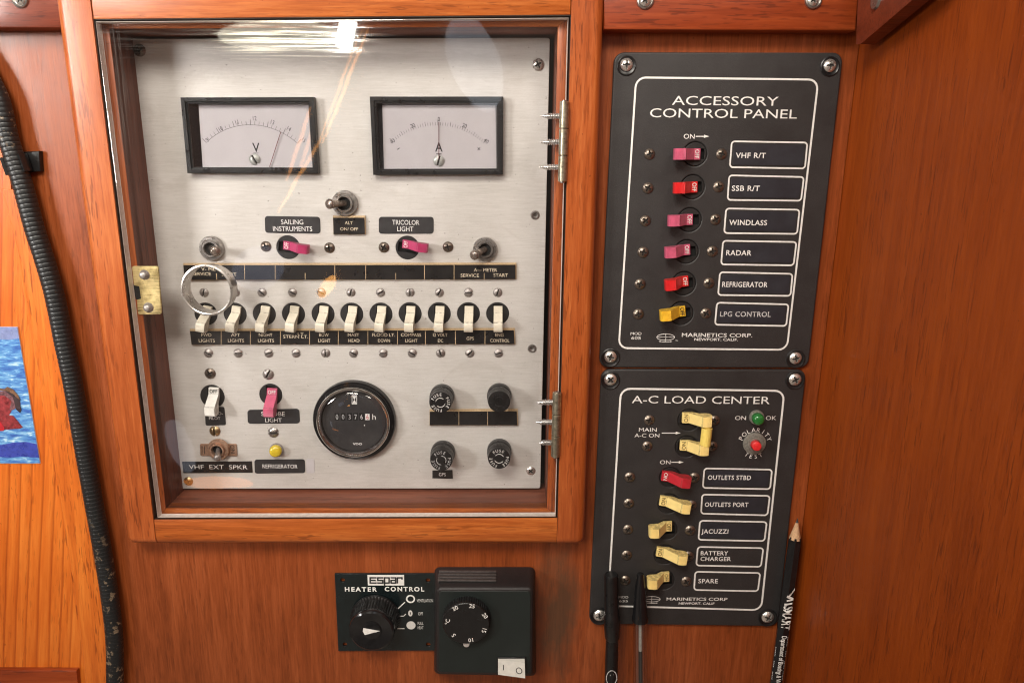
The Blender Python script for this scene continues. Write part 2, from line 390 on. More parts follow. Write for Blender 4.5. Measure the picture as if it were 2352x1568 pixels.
# ---------------------------------------------------------------- mesh builder (panel space)
class MB:
    def __init__(s): s.v = []; s.f = []; s.mats = []
    def mi(s, m):
        if m not in s.mats: s.mats.append(m)
        return s.mats.index(m)
    def add(s, vs, fs, m):
        k = len(s.v); i = s.mi(m); s.v += [tuple(x) for x in vs]
        s.f += [(tuple(k + q for q in f), i) for f in fs]
    def bm(s, b, m, xf=None):
        b.verts.index_update()
        s.add([tuple(xf(v.co)) if xf else tuple(v.co) for v in b.verts], [[v.index for v in f.verts] for f in b.faces], m); b.free()
    def mesh(s, me, m, xf):
        s.add([xf(v.co) for v in me.vertices], [list(p.vertices) for p in me.polygons], m)
    def build(s, name, parent=None, org=None, label=None, angle=38):
        """one linked mesh object whose origin sits at org (panel space)"""
        if org is None:
            org = [sum(v[i] for v in s.v) / len(s.v) for i in range(3)]
        me = bpy.data.meshes.new(name)
        me.from_pydata([B(v[0] - org[0], v[1] - org[1], v[2] - org[2]) for v in s.v], [], [f for f, _ in s.f])
        for m in s.mats: me.materials.append(M[m])
        for p, (_, i) in zip(me.polygons, s.f): p.material_index = i; p.use_smooth = True
        me.validate(); me.update()
        me.set_sharp_from_angle(angle=math.radians(angle))
        o = bpy.data.objects.new(name, me); C.objects.link(o)
        ow = B(*org)
        if parent is not None:
            o.parent = parent; o.location = ow - Vector(parent['_o']) if '_o' in parent else ow
        else: o.location = ow
        o['_o'] = tuple(ow)
        if label: o['label'] = label
        return o
def thing(name, label, cat, pos, group=None):
    o = bpy.data.objects.new(name, None); C.objects.link(o); o.location = B(*pos); o['_o'] = tuple(B(*pos))
    o.empty_display_size = .02
    return tag(o, label, cat, group, 'thing')
def tag(o, label, cat, group=None, kind=None):
    if label: o['label'] = label
    if cat: o['category'] = cat
    if group: o['group'] = group
    if kind: o['kind'] = kind
    return o

def plate(mb, outline, holes, w0, w1, m, bevel=0, edge=None):
    """flat sheet between w0 and w1 with real holes"""
    c = bpy.data.curves.new('c', 'CURVE'); c.dimensions = '2D'; c.fill_mode = 'BOTH'
    c.extrude = max(0, (w1 - w0) / 2 - bevel); c.bevel_depth = bevel; c.bevel_resolution = 2; c.offset = -bevel
    for pl in [outline] + holes:
        sp = c.splines.new('POLY'); sp.points.add(len(pl) - 1); sp.use_cyclic_u = True
        for p, (x, y) in zip(sp.points, pl): p.co = (x, y, 0, 1)
    o = bpy.data.objects.new('c', c); me = bpy.data.meshes.new_from_object(o)
    mid = (w0 + w1) / 2
    vs = [(v.co.x, v.co.y, v.co.z + mid) for v in me.vertices]
    front = [list(p.vertices) for p in me.polygons]
    if edge:
        A = [f for f, p in zip(front, me.polygons) if abs(p.normal.z) > .9]; E = [f for f, p in zip(front, me.polygons) if abs(p.normal.z) <= .9]
        mb.add(vs, A, m); mb.add(vs, E, edge)
    else: mb.add(vs, front, m)
    bpy.data.objects.remove(o); bpy.data.curves.remove(c); bpy.data.meshes.remove(me)
def sheet(mb, outline, w, m, holes=()): plate(mb, outline, list(holes), w - .00006, w + .00006, m)
def circ(u, v, r, n=40, ry=None): return [(u + r * math.cos(2 * PI * i / n), v + (ry or r) * math.sin(2 * PI * i / n)) for i in range(n)]
def rnd(q, r, n=5):
    """polygon with rounded corners; r one radius or one per corner"""
    out = []; k = len(q)
    for i in range(k):
        a, b, c = Vector(q[i - 1]), Vector(q[i]), Vector(q[(i + 1) % k])
        ri = r[i] if isinstance(r, (list, tuple)) else r
        if ri <= 0: out.append(tuple(b)); continue
        p = b + (a - b).normalized() * ri; s = b + (c - b).normalized() * ri
        for j in range(n + 1):
            t = j / n; k2 = .83
            # circle-like corner through a rational quadratic
            w_ = [(1 - t) ** 2, 2 * t * (1 - t) * .7071, t * t]; d = sum(w_)
            out.append(tuple((p * w_[0] + b * w_[1] + s * w_[2]) / d))
    return out
def inset(q, d):
    k = len(q); out = []
    ar = sum(q[i][0] * q[(i + 1) % k][1] - q[(i + 1) % k][0] * q[i][1] for i in range(k)); sg = 1 if ar > 0 else -1
    for i in range(k):
        a, b, c = Vector(q[i - 1]), Vector(q[i]), Vector(q[(i + 1) % k])
        e1 = (b - a).normalized(); e2 = (c - b).normalized()
        n1 = Vector((-e1.y, e1.x)) * sg; n2 = Vector((-e2.y, e2.x)) * sg
        h = (n1 + n2); h = h / max(.2, h.dot(n1))
        out.append(tuple(b + h * d))
    return out
def quad(pts, w): return [U(x, y, w) for x, y in pts]
def outline(mb, q, r, t, w, m):
    plate(mb, rnd(q, r), [rnd(inset(q, t), max(.0003, r - t))], w, w + .00012, m)
def line(mb, a, b, t, w, m):
    a, b = Vector(a), Vector(b); d = (b - a).normalized(); p = Vector((-d.y, d.x)) * t / 2
    sheet(mb, [tuple(a + p), tuple(b + p), tuple(b - p), tuple(a - p)], w, m)
def arrow(mb, a, b, t, hl, w, m):
    a, b = Vector(a), Vector(b); d = (b - a).normalized(); p = Vector((-d.y, d.x)); c = b - d * hl
    sheet(mb, [tuple(a + p * t / 2), tuple(c + p * t / 2), tuple(c + p * hl * .3), tuple(b), tuple(c - p * hl * .3), tuple(c - p * t / 2), tuple(a - p * t / 2)], w, m)
def text(mb, s, u, v, w, h, m, width=None, rot=0, align='C', weight=0, shear=0, xf=None, xs=1.0, spacing=1.0):
    """flat lettering, cap height h, fitted to width when given, centred on (u, v)"""
    c = bpy.data.curves.new('t', 'FONT'); c.body = s; c.offset = weight; c.shear = shear; c.space_character = spacing; c.resolution_u = 3
    o = bpy.data.objects.new('t', c); me = bpy.data.meshes.new_from_object(o)
    if len(me.vertices):
        x0 = min(p.co.x for p in me.vertices); x1 = max(p.co.x for p in me.vertices)
        ky = h / .682; kx = (width / (x1 - x0)) if width else ky * xs
        ox = {'C': (x0 + x1) / 2, 'L': x0, 'R': x1}[align]
        cr, sr = math.cos(rot), math.sin(rot)
        def f(co):
            x = (co.x - ox) * kx; y = (co.y - .341) * ky
            if xf: return xf(x, y)
            return (u + x * cr - y * sr, v + x * sr + y * cr, w)
        mb.mesh(me, m, f)
    bpy.data.objects.remove(o); bpy.data.curves.remove(c); bpy.data.meshes.remove(me)
def arc_text(mb, s, u, v, w, r, a0, a1, h, m, flip=False, weight=0):
    """letters set round a circle from angle a0 to a1 (degrees)"""
    n = len(s)
    for i, ch in enumerate(s):
        if ch == ' ': continue
        a = math.radians(a0 + (a1 - a0) * (i / max(1, n - 1)))
        text(mb, ch, u + r * math.cos(a), v + r * math.sin(a), w, h, m, rot=a + (PI / 2 if flip else -PI / 2), weight=weight)
def lathe(mb, u, v, prof, m, n=40, cap=True, knurl=None, tilt=None):
    """turned shape about the w axis; prof = [(radius, w)]; knurl = (first, last, count, depth)"""
    vs = []; fs = []
    for j, (r, w) in enumerate(prof):
        for i in range(n):
            a = 2 * PI * i / n; rr = r
            if knurl and knurl[0] <= j <= knurl[1]: rr = r * (1 - knurl[3] * (1 if (i * knurl[2] * 2 // n) % 2 else 0))
            vs.append((u + rr * math.cos(a), v + rr * math.sin(a), w))
    for j in range(len(prof) - 1):
        for i in range(n):
            k = (i + 1) % n
            fs.append((j * n + i, j * n + k, (j + 1) * n + k, (j + 1) * n + i))
    if cap: fs.append(tuple((len(prof) - 1) * n + i for i in range(n)))
    mb.add(vs, fs, m)
def tube(mb, path, rads, m, n=16, caps=True):
    """round bar along 3D points with one radius per point"""
    P = [Vector(p) for p in path]; vs = []; fs = []
    up = None
    for j, p in enumerate(P):
        d = (P[min(j + 1, len(P) - 1)] - P[max(j - 1, 0)]).normalized()
        if up is None: up = d.orthogonal().normalized()
        up = (up - d * up.dot(d)).normalized(); sd = d.cross(up)
        for i in range(n):
            a = 2 * PI * i / n; q = p + (up * math.cos(a) + sd * math.sin(a)) * rads[j]
            vs.append(tuple(q))
    for j in range(len(P) - 1):
        for i in range(n):
            k = (i + 1) % n; fs.append((j * n + i, j * n + k, (j + 1) * n + k, (j + 1) * n + i))
    if caps: fs += [tuple(range(n))[::-1], tuple((len(P) - 1) * n + i for i in range(n))]
    mb.add(vs, fs, m)
def box(mb, u0, u1, v0, v1, w0, w1, m, bevel=0, seg=2):
    b = bmesh.new(); bmesh.ops.create_cube(b, size=1)
    for p in b.verts: p.co = Vector(((u0 + u1) / 2 + p.co.x * (u1 - u0), (v0 + v1) / 2 + p.co.y * (v1 - v0), (w0 + w1) / 2 + p.co.z * (w1 - w0)))
    if bevel: bmesh.ops.bevel(b, geom=b.edges[:], offset=bevel, segments=seg, affect='EDGES', profile=.5)
    mb.bm(b, m)
def prism(mb, q, w0, w1, m, rounds=(), r=.004, small=.0006):
    """block over a 4-sided outline; the front edges named in rounds get a big round-over, the rest a tiny one"""
    b = bmesh.new(); k = len(q)
    lo = [b.verts.new((x, y, w0)) for x, y in q]; hi = [b.verts.new((x, y, w1)) for x, y in q]
    b.faces.new(hi); b.faces.new(lo[::-1])
    for i in range(k): b.faces.new((lo[i], lo[(i + 1) % k], hi[(i + 1) % k], hi[i]))
    bmesh.ops.recalc_face_normals(b, faces=b.faces[:])
    big = []; sm = []
    for i in range(k):
        e = b.edges.get((hi[i], hi[(i + 1) % k])); (big if i in rounds else sm).append(e)
    for i in range(k):
        if i in rounds and (i - 1) % k in rounds: big.append(b.edges.get((lo[i], hi[i])))
    if big: bmesh.ops.bevel(b, geom=big, offset=r, segments=5, affect='EDGES', profile=.5)
    sm = [e for e in sm if e.is_valid]
    if sm and small: bmesh.ops.bevel(b, geom=sm, offset=small, segments=2, affect='EDGES', profile=.5)
    mb.bm(b, m)

# a screw head: a domed height field with a real recess cut into it
def screw_mesh(kind, mat, r, h, rot, dome=1.0):
    key = (kind, mat, round(r, 5), round(rot, 2))
    mb = MB(); nr, na = 12, 40
    idx = {}; vs = []; fs = []; dark = []
    N = 26
    def depth(x, y):
        rr = math.hypot(x, y)
        z = h * (1 - (rr ** 2.4) * (.75 if dome else .25))
        c, s = math.cos(rot), math.sin(rot); a = x * c + y * s; b = -x * s + y * c
        if kind == 'slot' and abs(b) < .13: return z - h * .62, True
        if kind == 'cross':
            t = .17 - .10 * max(abs(a), abs(b))
            if (abs(b) < t and abs(a) < .62) or (abs(a) < t and abs(b) < .62): return z - h * (.75 - .6 * max(abs(a), abs(b))), True
        return z, False
    for i in range(N + 1):
        for j in range(N + 1):
            x = -1 + 2 * i / N; y = -1 + 2 * j / N
            # square grid pushed onto the disc
            X = x * math.sqrt(1 - y * y / 2); Y = y * math.sqrt(1 - x * x / 2)
            z, d = depth(X, Y); idx[i, j] = len(vs); vs.append((X * r, Y * r, z)); dark.append(d)
    A = []; D = []
    for i in range(N):
        for j in range(N):
            f = (idx[i, j], idx[i + 1, j], idx[i + 1, j + 1], idx[i, j + 1])
            (D if sum(dark[q] for q in f) >= 3 else A).append(f)
    rim = [idx[i, 0] for i in range(N)] + [idx[N, j] for j in range(N)] + [idx[N - i, N] for i in range(N)] + [idx[0, N - j] for j in range(N)]
    k = len(vs)
    for q in rim: vs.append((vs[q][0], vs[q][1], -.0006))
    n = len(rim)
    for i in range(n): A.append((rim[(i + 1) % n], rim[i], k + i, k + (i + 1) % n))
    mb.add(vs, A, mat); mb.add(vs, D, 'near_black')  # recess faces get a near-black colour
    return mb
_scr = {}
def screw(parent, px, py, w, rpx, kind='cross', mat='screw_dull', rot=None, h=None, name='screw', label=None):
    u, v = U(px, py, w); r = round(rpx * SC(px, py, w), 4)
    rot = random.uniform(0, PI) if rot is None else rot
    rot = round(rot / (PI / 12)) * PI / 12
    hh = h or r * .55
    key = (kind, mat, r, round(rot, 3), round(hh, 5))
    if key not in _scr:
        o = screw_mesh(kind, mat, r, hh, rot).build(name, parent, (0, 0, 0)); _scr[key] = o.data
    else:
        o = bpy.data.objects.new(name, _scr[key]); C.objects.link(o); o.parent = parent
    o.location = B(u, v, w) - Vector(parent['_o']); o['_o'] = tuple(B(u, v, w))
    if label: o['label'] = label
    return o

def lever(mb, a, b, w0, m, width=.0058, ribs=True, word=None, ink='ink_white', wtip=.0122, flip=0):
    """breaker handle from its root a to its tip b, word printed on the low face"""
    a, b = Vector(a), Vector(b); d = (b - a); L = d.length; d.normalize(); t = Vector((-d.y, d.x))
    T = .0078
    pr = [(0, 0), (0, .0020), (.0003, .0024), (.0042, .0027), (.0048, .0031), (L - T, wtip - .0012), (L - T + .0008, wtip - .0004)]
    n = 16 if ribs else 5
    for i in range(n + 1):
        x = i / n; s = L - T + .0012 + (T - .0022) * x
        z = wtip + .0003 * math.sin(x * PI) - .0006 * x * x
        if ribs and i % 2: z -= .00032
        pr.append((s, z))
    pr += [(L - .0004, wtip - .0014), (L, wtip - .0030), (L - .0001, wtip - .0066), (L - .0010, wtip - .0080), (L - .0028, wtip - .0086), (L - T + .0002, wtip - .0086), (L - T - .0022, max(.0012, wtip - .0105)), (max(.005, L - T - .005), .0)]
    bw = width / 2; e = .0004
    vs = []; n = len(pr)
    for off, sh in ((-bw, 0), (-bw + e, e * .0), (bw - e, 0), (bw, 0)):
        for s, z in pr:
            p = a + d * s + t * off
            vs.append((p.x, p.y, w0 + z))
    fs = []
    gr = []
    for k in range(3):
        for i in range(n - 1): (gr if i in (3, 5) else fs).append((k * n + i, k * n + i + 1, (k + 1) * n + i + 1, (k + 1) * n + i))
    gr.append(tuple(range(n))[::-1]); gr.append(tuple(3 * n + i for i in range(n)))
    mb.add(vs, fs, m); mb.add(vs, gr, 'grimy_' + m)
    if word:
        c = a + d * .0024
        rot = math.atan2(t.y, t.x) + (PI if flip else 0)
        text(mb, word, c.x, c.y, w0 + .0028, .0027, ink, width=width * .78, rot=rot, weight=.01)
def breaker(parent, px, py, rpx, w, root, tip, m, **k):
    """round bakelite boss in the plate and its handle"""
    u, v = U(px, py, w); r = rpx * SC(px, py, w)
    a = U(*root, w + .0026); b = U(*tip, w + .0100)
    d = (Vector(b) - Vector(a)).normalized(); t = Vector((-d.y, d.x)); c0 = Vector((u, v))
    mb = MB(); hw = .0034
    slot = [tuple(c0 + d * sx * r * .80 + t * sy * hw) for sx, sy in ((-1, -1), (1, -1), (1, 1), (-1, 1))]
    plate(mb, circ(u, v, r, 36), [slot], w - .0020, w + .0003, 'hole', .0002)
    lathe(mb, u, v, [(r, w - .0030), (r, w - .0026)], 'void', 36)
    body = mb.build('circuit_breaker', parent, (u, v, w))
    lb = MB(); lever(lb, a, b, w, m, **k)
    lo = lb.build('lever', body, (a[0], a[1], w))
    return body, lo
def toggle(parent, px, py, rpx, w, tip, nutmat='nickel', levmat='pewter', wt=.017, rb=.0026, ring=True):
    u, v = U(px, py, w); r = rpx * SC(px, py, w); tu, tv = U(*tip, w + wt)
    mb = MB()
    lathe(mb, u, v, [(r, w), (r, w + .0022), (r * .93, w + .0030), (r * .76, w + .0031), (r * .74, w + .0024), (r * .66, w + .0024), (r * .65, w + .0048), (r * .52, w + .0048), (r * .48, w + .0040), (r * .46, w + .0012)], nutmat, 96, True, (0, 1, 48, .045))
    lathe(mb, u, v, [(r * .455, w + .0010), (r * .455, w + .0018)], 'void', 24)
    sw = mb.build('toggle_switch', parent, (u, v, w))
    p0 = Vector((u, v, w + .0012)); p1 = Vector((tu, tv, w + wt)); L = p1 - p0
    lb = MB()
    ts = [0, .3, .55, .70, .80, .86, .92, .965, .99, 1.0]; rs = [.62, .64, .72, .80, .92, 1.0, .98, .80, .5, .12]
    tube(lb, [tuple(p0 + L * t) for t in ts], [rb * q for q in rs], levmat, 20)
    lb.build('lever', sw, tuple(p0))
    return sw

# ================================================================ THE SETTING
FR, DOORF, DOORB, LEDGE, PANEL = .018, .0174, .0112, .0092, -.020
open_px = [(212, 44), (1312, 34), (1281, 1190), (352, 1194)]
OPEN = quad(open_px, FR)
recess_px = [(250, 66), (1281, 62), (1256, 1167), (381, 1167)]
REC = quad(recess_px, LEDGE)
mb = MB()
hole = inset(REC, -.004)
X0, X1 = -.47, .2455
cr_top = U(1973, 102); cr_bot = U(1801, 1568)
def corner_u(v):
    t = (v - cr_top[1]) / (cr_bot[1] - cr_top[1]); return cr_top[0] + t * (cr_bot[0] - cr_top[0])
wall_poly = [(X0, .20), (corner_u(.20), .20), (corner_u(-.55), -.55), (X0, -.55)]
plate(mb, wall_poly, [hole], -.008, 0, 'wall')
tag(mb.build('wall', None, (0, 0, 0)), 'flat varnished wooden bulkhead all the panels are fixed to', 'wall', kind='structure')
mb = MB()
a, b = (corner_u(.20), .20), (corner_u(-.55), -.55)
n_ = .010
vs = [(a[0] + .0005, a[1], -.008), (b[0] + .0005, b[1], -.008), (b[0] + .0005, b[1], .62), (a[0] + .0005, a[1], .62), (a[0] + n_, a[1], -.008), (b[0] + n_, b[1], -.008), (b[0] + n_, b[1], .62), (a[0] + n_, a[1], .62)]
mb.add(vs, [(0, 1, 2, 3), (7, 6, 5, 4), (3, 2, 6, 7), (0, 4, 5, 1), (0, 3, 7, 4), (1, 5, 6, 2)], 'wall_side')
tag(mb.build('wall_right', None, (.24, -.15, 0)), 'dark reddish brown side bulkhead standing square to the panels', 'wall', kind='structure')

# orange locker panelling at the far left
WS = .005
t = thing('wood_panelling', 'bright orange panelled board with stile behind the black hose', 'panelling', (*U(90, 1200), 0))
def stile_u(v, k=0.0):
    p = [(10, 330), (39, 576), (65, 726), (101, 944), (136, 1140), (167, 1335), (198, 1568)]
    q = [U(x - k, y, WS) for x, y in p]
    q = [(q[0][0] + (q[0][0] - q[1][0]) / (q[0][1] - q[1][1]) * (.2 - q[0][1]), .2)] + q
    e = q[-1]; f = q[-2]; q.append((e[0] + (e[0] - f[0]) / (e[1] - f[1]) * (-.5 - e[1]), -.5))
    return q
S1 = stile_u(0); S2 = stile_u(22)
mb = MB(); plate(mb, [(-.46, .06)] + [p for p in S2 if p[1] < .06] + [(-.46, -.5)], [], .0003, .0022, 'locker')
mb.build('panel', t)
mb = MB(); plate(mb, [(p[0] + .0004, p[1]) for p in S2 if p[1] < .06] + [(p[0] - .0007, p[1]) for p in S1 if p[1] < .06][::-1], [], .0003, WS - .0006, 'locker_trim', .0012)
mb.build('moulding', t)
HP = [(-120, 40), (-80, 96), (-45, 145), (-20, 190), (0, 236), (18, 314), (34, 366), (55, 435), (79, 524), (104, 602), (126, 681), (147, 785), (167, 879), (189, 1007), (213, 1140), (238, 1279), (255, 1391), (263, 1474), (264, 1568), (264, 1640)]
edge = [U(x - 13, y, .004) for x, y in HP if y > 400]
mb = MB()
lo = [p for p in S1 if p[1] < edge[0][1]]
plate(mb, [(lo[0][0] - .004, edge[0][1])] + [(p[0] + .0005, p[1]) for p in lo] + [(edge[-1][0], -.5)] + edge[::-1], [], .0003, WS, 'locker_trim', .0006)
mb.build('stile', t)
mb = MB(); q = quad([(-60, 1539), (175, 1540), (186, 1640), (-60, 1640)], .0065)
prism(mb, q[::-1], .0024, .0065, 'board'); mb.build('bottom_rail', t)

# screwed boards along the top
def washer_screw(parent, px, py, w, rpx):
    o = screw(parent, px, py, w + .0012, rpx * .62, 'cross', 'steel')
    r = rpx * SC(px, py, w); u, v = U(px, py, w)
    mb = MB(); lathe(mb, u, v, [(r, w), (r * .93, w + .0012), (r * .78, w + .0016), (r * .66, w + .0010), (r * .6, w + .0008)], 'nickel', 32)
    mb.build('washer', parent, (u, v, w)); return o
WB = .014
t = thing('trim_board', 'short mahogany trim board at the top left above the hose', 'trim', (*U(60, 40), 0), 'boards screwed along the top')
mb = MB(); q = quad([(-80, -60), (132, -60), (140, 64.5), (-80, 65)], WB); prism(mb, q[::-1], .0005, WB, 'board_dark', (), .002, .0008); mb.build('board', t)
washer_screw(t, 47, 0, WB, 19)
t = thing('trim_board', 'long reddish trim board above the dark grey accessory panel, two screws', 'trim', (*U(1680, 30), 0), 'boards screwed along the top')
mb = MB(); q = quad([(1387, -60), (1975, -60), (1966, 70.5), (1387, 68)], WB); prism(mb, q[::-1], .0005, WB, 'board', (), .002, .0008); mb.build('board', t)
washer_screw(t, 1482, 2, WB, 20); washer_screw(t, 1868, 1, WB, 20)
# slanted brace on the side bulkhead: it runs outwards and up from the corner
t = thing('brace_board', 'dark slanted brace board in the top right corner on side bulkhead', 'trim', (*U(1990, 60), .02))
def onside(px, py, off=0.0):
    d = RC @ Vector(((px - IW / 2) / F, -(py - IH / 2) / F, -1.0)); k = None
    tt = (.2212 - off) / d.x
    return Vector((d.x * tt, d.y * tt, DIST + d.z * tt))
mb = MB()
OFF = .012
P = [onside(*p, OFF) for p in ((1973, -60), (1966, 102), (1976, 102), (2096, 0), (2168, -60))]
vs = [tuple(p) for p in P] + [(p.x + OFF - .003, p.y, p.z) for p in P]
k = len(P)
mb.add(vs, [tuple(range(k)), tuple(range(2 * k - 1, k - 1, -1))] + [(i, (i + 1) % k, k + (i + 1) % k, k + i) for i in range(k)], 'board_dark')
mb.build('board', t)
c = onside(2014, 2, OFF)
mb = MB(); tube(mb, [(c.x + .001, c.y, c.z), (c.x - .0015, c.y, c.z)], [.0052, .0044], 'nickel', 24); mb.build('screw', t)

# ================================================================ TEAK CABINET WITH CLEAR DOOR
t = cab = thing('instrument_cabinet', 'teak framed recessed cabinet with clear acrylic door and brass latch', 'cabinet', (*U(800, 1240), 0))
oL = [U(*p, FR * .5) for p in ((133, -60), (303, 1236))]
iL = OPEN[0], OPEN[3]
def lerp_v(a, b, v): k = (v - a[1]) / (b[1] - a[1]); return (a[0] + (b[0] - a[0]) * k, v)
TOPV = .135
botL = U(306, 1241, FR * .6); botR = U(1341, 1242, FR * .6)
oR0, oR1 = U(1387, 0, FR * .8), U(1342, 1236, FR * .8)
iLt = lerp_v(OPEN[0], OPEN[3], TOPV); iLb = lerp_v(OPEN[0], OPEN[3], botL[1])
iRt = lerp_v(OPEN[1], OPEN[2], TOPV); iRb = lerp_v(OPEN[1], OPEN[2], botR[1])
oLt = lerp_v(oL[0], oL[1], TOPV); oLb = lerp_v(oL[0], oL[1], botL[1])
oRt = lerp_v(oR0, oR1, TOPV); oRb = lerp_v(oR0, oR1, botR[1])
mb = MB(); prism(mb, [oLt, oLb, iLb, iLt], .0002, FR, 'teak_v', (0, 1), .006, .0007); mb.build('side_rail', t)
mb = MB(); prism(mb, [iRt, iRb, oRb, oRt], .0002, FR, 'teak_v', (1, 2), .006, .0007); mb.build('side_rail', t)
mb = MB(); prism(mb, [(iLb[0] + .0003, iLb[1]), (iRb[0] - .0003, iRb[1]), (OPEN[2][0] - .0003, OPEN[2][1]), (OPEN[3][0] + .0003, OPEN[3][1])], .0002, FR - .0004, 'teak_h', (0,), .006, .0009); mb.build('bottom_rail', t)
mb = MB(); prism(mb, [(OPEN[0][0] + .0003, OPEN[0][1]), (OPEN[1][0] - .0003, OPEN[1][1]), (iRt[0] - .0003, iRt[1]), (iLt[0] + .0003, iLt[1])], .0002, FR - .0004, 'teak_h', (), .006, .0009); mb.build('top_rail', t)
door_px = [(219, 50), (1306, 41), (1276.5, 1186), (361.5, 1189)]
# the rebate the door closes on, and the lining of the recess
mb = MB()
D2 = inset(quad(door_px, LEDGE), .0004)
plate(mb, inset(OPEN, -.003), [inset(D2, .002)], -.006, -.0045, 'black_gap')
for i, m in enumerate(('teak_h', 'teak_v', 'teak_h', 'teak_v')):
    j = (i + 1) % 4
    q = [D2[i], D2[j], REC[j], REC[i]]
    prism(mb, q[::-1] if i != 9 else q, .0003, LEDGE, m, (), .001, .0004)
mb.build('rebate', t)
mb = MB(); plate(mb, inset(OPEN, .0000), [inset(OPEN, .0004)], .0004, FR - .0012, 'gap_shade'); mb.build('gap_shade_strip', t)  # added thin dark strip standing in for shade between frame and door
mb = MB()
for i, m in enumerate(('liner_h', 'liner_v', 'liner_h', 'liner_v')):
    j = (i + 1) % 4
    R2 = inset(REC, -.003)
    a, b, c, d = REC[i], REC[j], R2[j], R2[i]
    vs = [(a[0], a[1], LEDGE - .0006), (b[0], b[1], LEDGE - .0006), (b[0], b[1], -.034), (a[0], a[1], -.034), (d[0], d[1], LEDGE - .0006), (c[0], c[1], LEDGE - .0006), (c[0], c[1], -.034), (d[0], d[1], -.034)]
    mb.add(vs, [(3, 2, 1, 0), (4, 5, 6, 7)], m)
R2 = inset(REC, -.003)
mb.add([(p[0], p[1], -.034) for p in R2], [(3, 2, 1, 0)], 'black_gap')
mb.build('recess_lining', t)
# clear door
DQ = quad(door_px, DOORF)
ringc = U(477, 666, DOORF); ringr = 58 * SC(477, 666, DOORF)
mb = MB()
plate(mb, DQ, [circ(ringc[0], ringc[1], ringr - .0008, 64)], DOORB, DOORF, 'acrylic', .0006, edge='edge')
door = mb.build('door', t, (DQ[0][0], DQ[0][1], DOORF), 'clear acrylic door, scratched along its top edge')
mb = MB()
wr = DOORF + .0015
lathe(mb, ringc[0], ringc[1], [(ringr - .0012, DOORB - .0040), (ringr - .0006, DOORB - .0043), (ringr - .0004, DOORF), (ringr + .0004, DOORF + .0002), (ringr + .0004, wr), (ringr - .0006, wr + .0003), (ringr - .0012, wr), (ringr - .0012, DOORB - .0040)], 'ring', 72, False)
mb.build('finger_ring', door, (ringc[0], ringc[1], DOORF))
# brass latch plate with its two bolts, bolted to the back of the door
mb = MB()
q = quad([(304, 611), (364, 611), (372, 721), (318, 722), (316, 688), (325, 686), (321, 657), (309, 655)], DOORB - .001)
plate(mb, rnd(q, [.0012, .0012, .0014, .0014, .0004, .0006, .0006, .0004]), [], DOORB - .0018, DOORB - .0002, 'brass', .0002)
lp = mb.build('latch_plate', door)
mb = MB(); q = quad([(304, 652), (321, 657), (325, 687), (312, 688)], DOORB - .002); plate(mb, q, [], DOORB - .004, DOORB - .0019, 'void'); mb.build('latch_hook', lp)
for px, py in ((333, 631), (342, 706)):
    u, v = U(px, py, DOORF); s = SC(px, py)
    mb = MB(); lathe(mb, u, v, [(10.5 * s, DOORF), (11.5 * s, DOORF + .0006), (9 * s, DOORF + .0016), (8 * s, DOORF + .0030), (6 * s, DOORF + .0036), (3 * s, DOORF + .0038)], 'screw_grey', 28); mb.build('bolt', lp, (u, v, DOORF))
def hinge(p0, p1, pins, rpx):
    a = U(*p0, DOORF + .0015); b = U(*p1, DOORF + .0015); r = rpx * SC(*p0, DOORF)
    mb = MB(); W = DOORF + .0012
    A = Vector((a[0], a[1], W)); Bv = Vector((b[0], b[1], W)); n = 3
    for i in range(n):
        s0 = A.lerp(Bv, i / n + (.004 if i else 0)); s1 = A.lerp(Bv, (i + 1) / n - .004)
        tube(mb, [tuple(s0), tuple(s0.lerp(s1, .02)), tuple(s0.lerp(s1, .98)), tuple(s1)], [r * .88, r, r, r * .88], 'hinge', 24)
    tube(mb, [tuple(A.lerp(Bv, -.012)), tuple(A.lerp(Bv, 1.012))], [r * .55] * 2, 'nickel', 16)
    h = mb.build('hinge', door)
    for tip, root in pins:
        wz = (DOORF + DOORB) / 2
        x0 = Vector((*U(*root, wz), wz)); x1 = Vector((*U(*tip, wz), wz)); pm = MB()
        L = x1 - x0; pts = []; rad = []
        n = 26
        for i in range(n + 1):
            k = i / n; pts.append(tuple(x0 + L * k))
            rr = 7.0 * SC(*root, wz)
            if k > .62: rr *= max(.06, (1 - k) / .38 * .95)
            elif i % 2: rr *= .76
            rad.append(rr)
        tube(pm, pts, rad, 'pin', 14); pm.build('screw', h, tuple(x0))
    return h
hinge((1297, 233), (1292, 418), [((1240, 267), (1292, 267)), ((1238, 327), (1292, 326)), ((1238, 384), (1290, 384))], 11)
hinge((1280, 901), (1276, 1049), [((1230, 924), (1273, 923)), ((1228, 969), (1271, 969)), ((1236, 1016), (1270, 1016))], 10.5)

# ================================================================ ALUMINIUM SWITCH PANEL INSIDE THE CABINET
W = PANEL
sp = thing('switch_panel', 'brushed aluminium switch panel with two meters behind the clear door', 'control panel', (*U(820, 1120, W), W))
PQ = quad([(298, 90), (1263, 87), (1241, 1121), (411, 1122)], W)
brk = [(473, 721, 26), (540, 721, 26), (607, 721, 26), (674, 721, 26), (742, 721, 26), (808, 721, 26), (875, 721, 26), (942, 720, 26), (1009, 720, 26), (1076, 720, 26), (1143, 720, 26)]
wide = [(662, 568, 27), (936, 569, 27), (488, 910, 27.5), (622, 906, 26)]
holes = [circ(*U(x, y, W), r * SC(x, y, W) + .0001, 36) for x, y, r in brk + wide]
eyes = [(1229, 494), (1222, 800)]
holes += [circ(*U(x, y, W), .0014, 20) for x, y in eyes]
mb = MB(); plate(mb, rnd(PQ, .0018), holes, W - .0022, W, 'alu', .0003)
mb.build('face_plate', sp)
